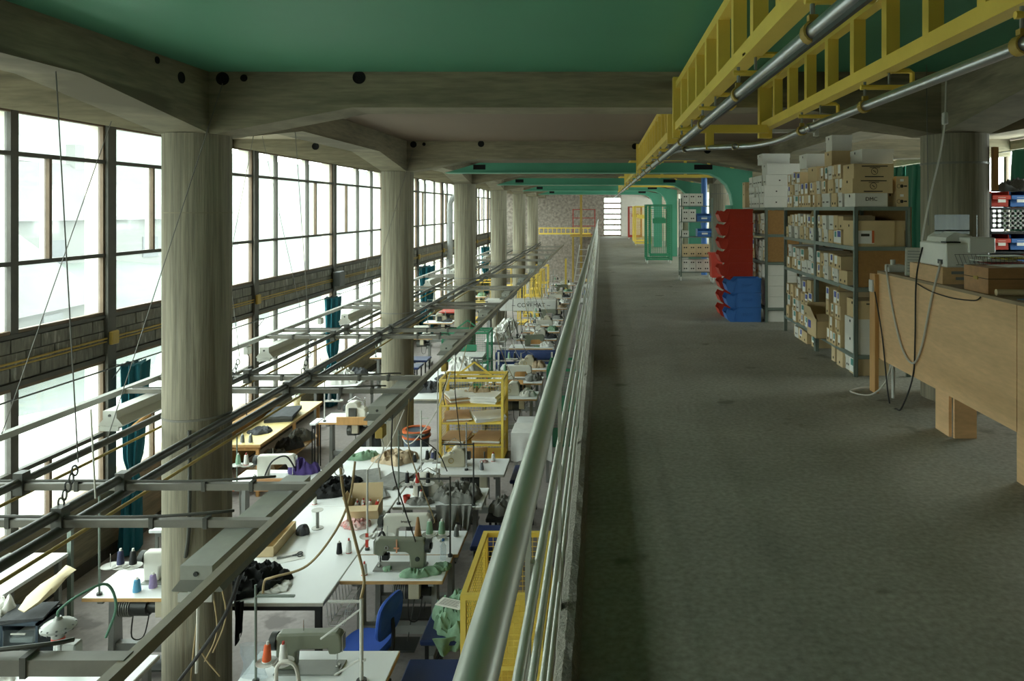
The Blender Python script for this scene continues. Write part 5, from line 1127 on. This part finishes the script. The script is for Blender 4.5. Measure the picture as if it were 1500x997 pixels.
fill(W2 % 'the bottom shelf', RX0 - .02, 8.14, 9.36, .201, (3, 4, 3), ['tan', 'pale', 'tan', 'white'], 110, gap=.02, wr=(.1, .16)); 
fill('under the rack beside the counter', RX0 + .02, 6.85, 7.6, 0, 1, ['tan', 'pale', 'white'], 111, wr=(.12, .2), hr=(.15, .16), dx=.3, gap=.2); fill('under the middle rack', RX0 + .02, 8.2, 9.2, 0, 1, ['white', 'tan'], 112, wr=(.12, .2), hr=(.13, .15), dx=.3, gap=.4)
for k in range(4): big(2.29, 10.1, .201 + .147 * k, .4, .34, .145, wbox, 'white lidded box facing the middle rack gap, ' + ['lowest of four', 'second of four', 'third of four', 'topmost of four'][k], True, None, 'white lidded boxes at the end of the bin rack')
fill(W3 % 'the bottom shelf', 2.27, 10.46, 11.6, .201, 4, ['white', 'white', 'tan'], 113, gap=0, wr=(.1, .16)); fill(W3 % 'the middle shelf', 2.27, 10.12, 11.6, .821, 2, ['white', 'white', 'tan'], 114, gap=.05); fill(W3 % 'the upper shelf', 2.27, 10.12, 11.6, 1.201, 2, ['white', 'tan'], 115)
big(2.3, 10.12, .003, .36, .3, .15, wbox, 'white box on the floor under the rack behind the bins', True)
# ------------------------------------------------------------------ stacked plastic bins
def bin_(x, y, z, L, W, H, m, lab, grp, txt=None, rz=0):
    t = thing('storage_bin', lab, 'bin', (x, y, z), rz, grp); e = .006                         # mouth towards -x
    side = [(0, 0), (L, 0), (L, H), (.1, H), (.045, H * .74), (-.035, H * .9), (-.065, H * .6), (-.03, H * .12)]
    MB().prism(side, 0, e, 'y').prism(side, W - e, W, 'y').box(0, L, e, W - e, 0, e).box(L - e, L, e, W - e, 0, H).add([(0, e, 0), (-.03, e, H * .12), (-.065, e, H * .6), (-.035, e, H * .9), (0, W - e, 0), (-.03, W - e, H * .12), (-.065, W - e, H * .6), (-.035, W - e, H * .9)], [(0, 1, 5, 4), (1, 2, 6, 5)]).build('shell', m, t)
    MB().box(.1, L + .006, -.007, .0, H - .022, H).box(.1, L + .006, W, W + .007, H - .022, H).box(L, L + .007, 0, W, H - .022, H).build('rim', m, t)
    MB().bar((.06, -.003, .01), (.1, -.003, H - .02), .006, .012).build('rib', m, t)
    if txt: text_part(txt, .06, m, t, T(L * .55, -.001, H * .5) @ rotm('X', math.pi / 2), .0022)
for k in range(8): bin_(1.76, 10.62, k * .194, .43, .3, .192, redp, 'red plastic stacking bin, ' + ['lowest of the red stack', 'second up in the red stack', 'third up in the red stack', 'fourth up in the red stack', 'fifth up in the red stack', 'sixth up in the red stack', 'seventh up in the red stack', 'topmost of the red stack'][k], 'red stacking bins', 'MAXI')
for k in range(3): bin_(1.78, 10.12, k * .2, .42, .3, .198, bluep, 'blue plastic stacking bin, ' + ['lowest of the blue stack', 'middle of the blue stack', 'topmost of the blue stack'][k], 'blue stacking bins', 'MAXI')
# ------------------------------------------------------------------ wheeled shelf beyond the bins
sx0, sx1, sy0, sy1 = 1.72, 2.42, 15.9, 16.3
t = thing('wheeled_shelf', 'steel shelf on castors with white boxes and blue bins beyond the red stack', 'shelf', (sx0, sy0, 0)); w = sx1 - sx0
for x in (0, w - .03):
    for y in (0, .37): MB().box(x, x + .03, y, y + .03, .09, 1.78).build('post', rackm, t); MB().cyl((x + .003, y + .015, .045), (x + .027, y + .015, .045), .045, n=12).build('castor', lightgrey, t, True)
SL = [.2, .52, .95, 1.28, 1.62]
for z in SL: MB().box(0, w, 0, .4, z - .02, z).build('shelf', rackm, t)
def dotbox(x, y, z, w_, h, lab, m=wbox):
    o = MB().box(0, w_, 0, .3, 0, h).build('dotted_box', m); o.location = (x, y, z); tag(o, lab, 'box', 'white dotted boxes on the wheeled shelf')
    for f in (.35, .65): MB().cyl((w_ * f, -.002, h * .5), (w_ * f, .001, h * .5), .016, n=10).build('finger_hole', inkm, o)
for lv, (z, rows, cols, m, nm) in enumerate(((.2, 2, 4, wbox, 'white'), (.52, 2, 4, tan2, 'pale tan'), (.95, 1, 1, wbox, 'white'), (1.28, 2, 2, wbox, 'white'), (1.62, 2, 3, wbox, 'white'))):
    for r_ in range(rows):
        for c in range(cols): dotbox(sx0 + .035 + c * .152, sy0 + .02, z + .001 + r_ * .132, .148, .13, '%s box with two holes on %s of the wheeled shelf, %s' % (nm, ['the bottom level', 'the second level', 'the third level', 'the fourth level', 'the top'][lv], ['lower row', 'upper row'][r_] if rows > 1 else 'single row'), m)
def fbin(x, y, z, lab, m=bluep, W=.3, H=.17, grp='blue bins on the wheeled shelf'):
    t = thing('storage_bin', lab, 'bin', (x, y, z), 0, grp)
    MB().box(0, W, 0, .3, 0, .006).box(0, .006, 0, .3, 0, H).box(W - .006, W, 0, .3, 0, H).box(0, W, .294, .3, 0, H).box(0, W, 0, .006, 0, H * .55).prism([(-.04, H * .5), (-.035, H * .75), (.002, H * .56), (.002, H * .46)], 0, W, 'x').build('shell', m, t); MB().box(W * .3, W * .72, -.05, -.042, H * .3, H * .62, T(0, .012, 0)).build('label_card', stick_w, t)
fbin(sx0 + .37, sy0 + .03, .951, 'blue open bin on the third level of the wheeled shelf'); fbin(sx0 + .36, sy0 + .03, 1.281, 'blue open bin on the fourth level of the wheeled shelf')
t = thing('red_trolley', 'red plastic container on castors between the wheeled shelf and red bins', 'trolley', (2.42, 15.5, 0)); MB().prism([(-.1, .12), (.1, .12), (.13, .62), (-.13, .62)], -.15, .15, 'y').build('tub', redp, t); MB().box(-.15, .15, -.17, .17, .6, .64).build('rim', redp, t)
for a in (-.08, .08):
    for b in (-.12, .12): MB().cyl((a - .012, b, .06), (a + .012, b, .06), .06, n=12).build('castor', lightgrey, t, True)
# mesh cages
def rcage(x0, x1, y0, y1, m, lab, plate=True): cage(x0, x1, y0, y1, 1.68, m, lab, bail=False, castors=True, z=0, mesh_step=.06, plate=1.15 if plate else None, open_front=False, nm='mesh_trolley')
rcage(1.28, 2.02, 20.8, 21.6, gwire, 'green mesh trolley cage nearest the wheeled shelf'); rcage(1.5, 2.12, 22.6, 23.3, gwire, 'second green mesh trolley cage behind the nearest one')
rcage(1.42, 2.1, 30.5, 31.3, yellow, 'yellow mesh trolley cage beyond the green ones'); rcage(1.45, 2.1, 33, 33.8, yellow, 'second yellow mesh trolley cage'); redw = mat('red_wire', (166, 60, 46), .5)
rcage(1.4, 2.1, 37.5, 38.3, redw, 'red mesh trolley cage near the end door'); rcage(1.5, 2.2, 39.2, 40, redw, 'red mesh trolley cage against the white end wall')
# ------------------------------------------------------------------ plywood counter and what stands on it
CX, CZ = 2.34, 1.03
ct = thing('plywood_counter', 'long counter with big plywood front panels and wooden legs', 'counter', (0, 0, 0))
MB().box(CX, CX + .018, 4.15, 6.24, .295, CZ - .02).build('front_panel', ply, ct); MB().box(CX, CX + .018, 1.9, 4.142, .295, CZ - .02).build('front_panel', ply, ct)
MB().prism([(CX, 1.9), (2.98, 1.9), (2.98, 5.7), (2.64, 5.7), (2.64, 6.24), (CX, 6.24)], CZ - .02, CZ, 'z').build('worktop', mat('worn_worktop', (150, 128, 98), .6, var=.12), ct)
MB().box(CX - .035, CX - .002, 6.2, 6.32, 0, CZ - .03).build('end_leg', pine, ct); MB().box(CX + .03, CX + .05, 5.02, 5.22, 0, .5).box(CX + .05, CX + .2, 4.98, 5.0, 0, .5).build('box_leg', ply, ct); MB().box(CX + .03, CX + .05, 4.0, 4.2, 0, .5).box(CX + .05, CX + .2, 4.0, 4.02, 0, .5).build('box_leg', ply, ct)
MB().cyl((CX + .06, 6.05, 0), (CX + .06, 6.05, CZ - .02), .014, n=10).build('steel_leg', lightgrey, ct, True); MB().box(2.9, 2.94, 2.0, 2.04, 0, CZ - .02).box(2.9, 2.94, 5.6, 5.64, 0, CZ - .02).build('back_leg', pine, ct)
MB().box(CX - .05, CX - .036, 6.22, 6.3, .85, .95).build('socket', lightgrey, ct)
wbx = MB().box(0, .16, 0, .54, 0, .115).box(0, .16, .0, .02, .115, .118).build('wooden_box', ply); wbx.location = (CX + .02, 5.09, CZ); tag(wbx, 'pale plywood box under the white printer', 'box'); MB().box(.06, .16, -.004, -.001, .07, .09).build('bracket', gmetal, wbx); MB().box(.09, .16, -.004, -.001, .03, .05).build('bracket', gmetal, wbx)
pwh = mat('printer_white', (236, 234, 226), .45, var=.03)
pr = thing('printer', 'white desktop printer standing on the pale plywood box', 'printer', (CX + .03, 5.06, CZ + .119))
MB().bbox(0, .3, 0, .42, 0, .165, .008).build('body', pwh, pr); MB().prism([(.05, .165), (.26, .165), (.24, .21), (.12, .24), (.06, .2)], .12, .42, 'y').build('top_cover', pwh, pr); MB().box(.02, .12, .04, .12, .165, .175).build('paper_slot', blackm, pr)
MB().bbox(.15, .33, -.02, .15, .1, .205, .006).build('paper_tray', pwh, pr); MB().box(.29, .292, .15, .16, .2, .36).box(.05, .3, .28, .286, .22, .36).build('paper_guide', clear, pr); MB().box(.05, .3, .27, .28, .24, .25).build('guide_bar', blackm, pr); MB().box(-.004, .0, .05, .12, .02, .05).build('port', dmetal, pr)
t = thing('louvred_panel', 'grey louvred plastic cover leaning behind the white printer', 'cover', (CX + .02, 5.72, CZ + .001)); t.rotation_euler = (-.18, 0, -.5); MB().bbox(0, .24, -.03, .03, 0, .22, .008).build('shell', mat('putty_plastic', (176, 174, 160), .5), t)
for k in range(8): MB().box(.02, .22, -.034, -.028, .03 + k * .022, .04 + k * .022).build('louvre', gmetal, t)
t = thing('socket_box', 'white socket box on the far end of the counter', 'socket', (CX + .03, 6.06, CZ)); MB().bbox(0, .13, 0, .1, 0, .06, .006).build('box', lightgrey, t); MB().cyl((.05, .05, .06), (.05, .05, .1), .02, n=10).build('plug', lightgrey, t, True); MB().bbox(.15, .2, .02, .06, 0, .04, .01).build('plug', m_white, t)
t = thing('letter_tray', 'wire mesh letter tray full of papers on the counter', 'tray', (CX + .08, 4.9, CZ + .14)); mb = MB()
for k in range(16): x = .5 * k / 15; mb.tube([(x * .85 - .0, -.12, .07), (x * .8 + .02, -.1, 0), (x * .8 + .02, .12, 0), (x * .85, .14, .07)], .0016, 4)
for y, z in ((-.12, .07), (-.1, 0), (0, 0), (.12, 0), (.14, .07), (-.11, .035)): mb.tube([(0, y, z), (.46, y, z)], .0022, 4)
tag(mb.build('wire_mesh', wire_mat, t), kind='stuff')
for k, (m, dx) in enumerate(((paper, 0), (stick_r, .1), (paper, .05), (mat('yellow_paper', (206, 190, 60), .7), .2), (paper, .12))): MB().box(.03 + dx, .3 + dx, -.08, .1, .008 + k * .014, .012 + k * .014, rotm('Z', .05 * (k - 2))).build('paper_sheet', m, t)
o = MB().bbox(CX + .17, CX + .55, 4.86, 5.04, CZ + .0, CZ + .06, .006).box(CX + .17, CX + .5, 4.86, 5.04, CZ + .06, CZ + .138).build('folder_stack', mat('dark_green_folder', (38, 62, 54), .6)); tag(o, 'dark green folders under the wire letter tray', 'folder')
o = MB().box(0, .42, 0, .3, 0, .16).build('wooden_case', dkwood); o.location = (CX + .025, 4.5, CZ); tag(o, 'dark stained wooden case with a brass catch on the counter', 'case'); MB().box(-.003, 0, .0, .3, .09, .094).build('lid_joint', inkm, o); MB().box(-.006, 0, .12, .17, .08, .1).build('catch', ygrey, o); MB().box(.0, .42, -.002, 0, .09, .094).build('lid_joint', inkm, o)
paper_sheet(CX + .3, 4.66, CZ + .161, .3, .2, .2, 'pale papers on the dark wooden case')
for k in range(3): paper_sheet(CX + .2 + .03 * k, 4.25, CZ + .002 + .02 * k, .3, .1, .5 + .3 * k, ['blue paper folder at the near end of the counter', 'tilted blue paper folder on the counter', 'top blue paper folder on the counter'][k], mat('blue_folder', (110, 140, 170), .6))
o = MB().cyl((CX + .03, 4.42, CZ + .02), (CX + .33, 4.4, CZ + .02), .02, n=14).build('card_tube', tan2, None, True); tag(o, 'pale cardboard tube lying at the counter edge', 'tube')
CXF = CX - .012
hose([(CXF + .04, 6.1, CZ + .05), (CXF, 6.0, CZ - .0), (CXF, 5.88, .75), (CXF, 5.7, .48), (CXF, 5.5, .4), (CXF, 5.35, .55), (CXF, 5.2, .9), (CXF + .02, 5.12, CZ + .1), (CX + .028, 5.14, CZ + .155)], .008, cable_w, 'pale grey cable looping down the front of the plywood counter')
hose([(CX + .025, 5.42, CZ + .24), (CXF, 5.44, CZ), (CXF, 5.46, .6), (CXF, 5.5, .3), (CXF - .06, 5.55, .06), (CXF - .05, 5.68, .012), (CXF - .02, 5.9, .012), (CXF, 6.1, .5), (CX - .05, 6.16, .86)], .006, cable_b, 'black cable hanging from the printer down to the gallery floor')
hose([(CXF, 5.42, CZ - .03), (CXF, 5.2, CZ - .06), (CXF, 4.9, CZ - .07), (CXF, 4.6, CZ - .05), (CXF, 4.52, CZ - .02)], .004, cable_b, 'thin black lead along the top of the counter front')
hose([(CX + .03, 6.0, .3), (CXF, 6.05, .12), (CXF - .1, 6.1, .012), (CXF - .22, 6.22, .012), (CXF - .1, 6.34, .012), (CXF + .05, 6.36, .012)], .007, cable_w, 'pale cable coiled on the floor at the counter end')
hose([px(1386, 115, 5.5), px(1384, 175, 5.5), px(1377, 225, 5.5), px(1362, 290, 5.5), px(1352, 340, 5.5), px(1349, 368, 5.45)], .007, cable_w, 'white power cord hanging from the ceiling to the printer')
o = MB().bbox(2.55, 2.585, 5.48, 5.52, 2.18, 2.27, .006).build('inline_socket', lightgrey); tag(o, 'white in-line socket on the hanging power cord', 'socket')
o = MB().box(3.16, 3.2, 5.93, 5.97, 1.7, 2.05).build('wooden_strip', pine); tag(o, 'wooden strip fixed to the column behind the counter', 'strip')
# ------------------------------------------------------------------ bin rack and curtains at the right wall
bx0 = 4.2
br = thing('bin_rack', 'dark steel rack with perforated panel holding red and blue bins', 'rack', (bx0, 8.0, 0))
for x in (0, 1.5):
    for y in (0, .38): MB().box(x, x + .04, y, y + .04, 0, 1.72).build('post', dmetal, br)
for z in (.3, .6, .86, 1.09, 1.3, 1.56): MB().box(0, 1.54, 0, .42, z - .02, z).build('shelf', blackm, br)
MB().box(0, 1.54, .412, .418, .3, 1.3).build('back_panel', blackm, br)  # black sheet added to stop window light between the bins
mb = MB()
for i in range(26):
    mb.box(i * .06, i * .06 + .03, .4, .406, 1.32, 1.56)
for j in range(5): mb.box(0, 1.54, .4, .406, 1.32 + j * .055, 1.35 + j * .055)
tag(mb.build('perforated_panel', lightgrey, br), kind='stuff')
for r_, z in enumerate((.61, .871, 1.101, 1.571)):
    for c in range(7): fbin(bx0 + .05 + c * .205, 8.03, z, '%s open bin on %s of the bin rack behind the column' % (['blue', 'red'][(c + 1) % 2], ['the lower row', 'the second row', 'the third row', 'the top'][r_]), [bluep, redp][(c + 1) % 2], .195, .17, 'bins on the rack behind the column')
cloth(bx0 + .5, 8.2, 1.742, .35, .18, .16, c_dgrey, 'dark cloth heap over the top bins of the bin rack', 121)
for k, y in enumerate((10.0, 11.02, 12.65, 13.67, 15.0, 16.02)): curtain(6.42, y, 2.44, .6, .4, 'green curtain drawn across the right-hand windows', gcurt, False, .22, 'green curtains on the right-hand windows', 8)
crr = thing('curtain_rod', 'curtain rod with rings above the right-hand windows', 'rod', (6.42, 0, 2.46)); MB().tube([(0, 5, 0), (0, 20, 0)], .01, 6).build('rod', gmetal, crr, True)
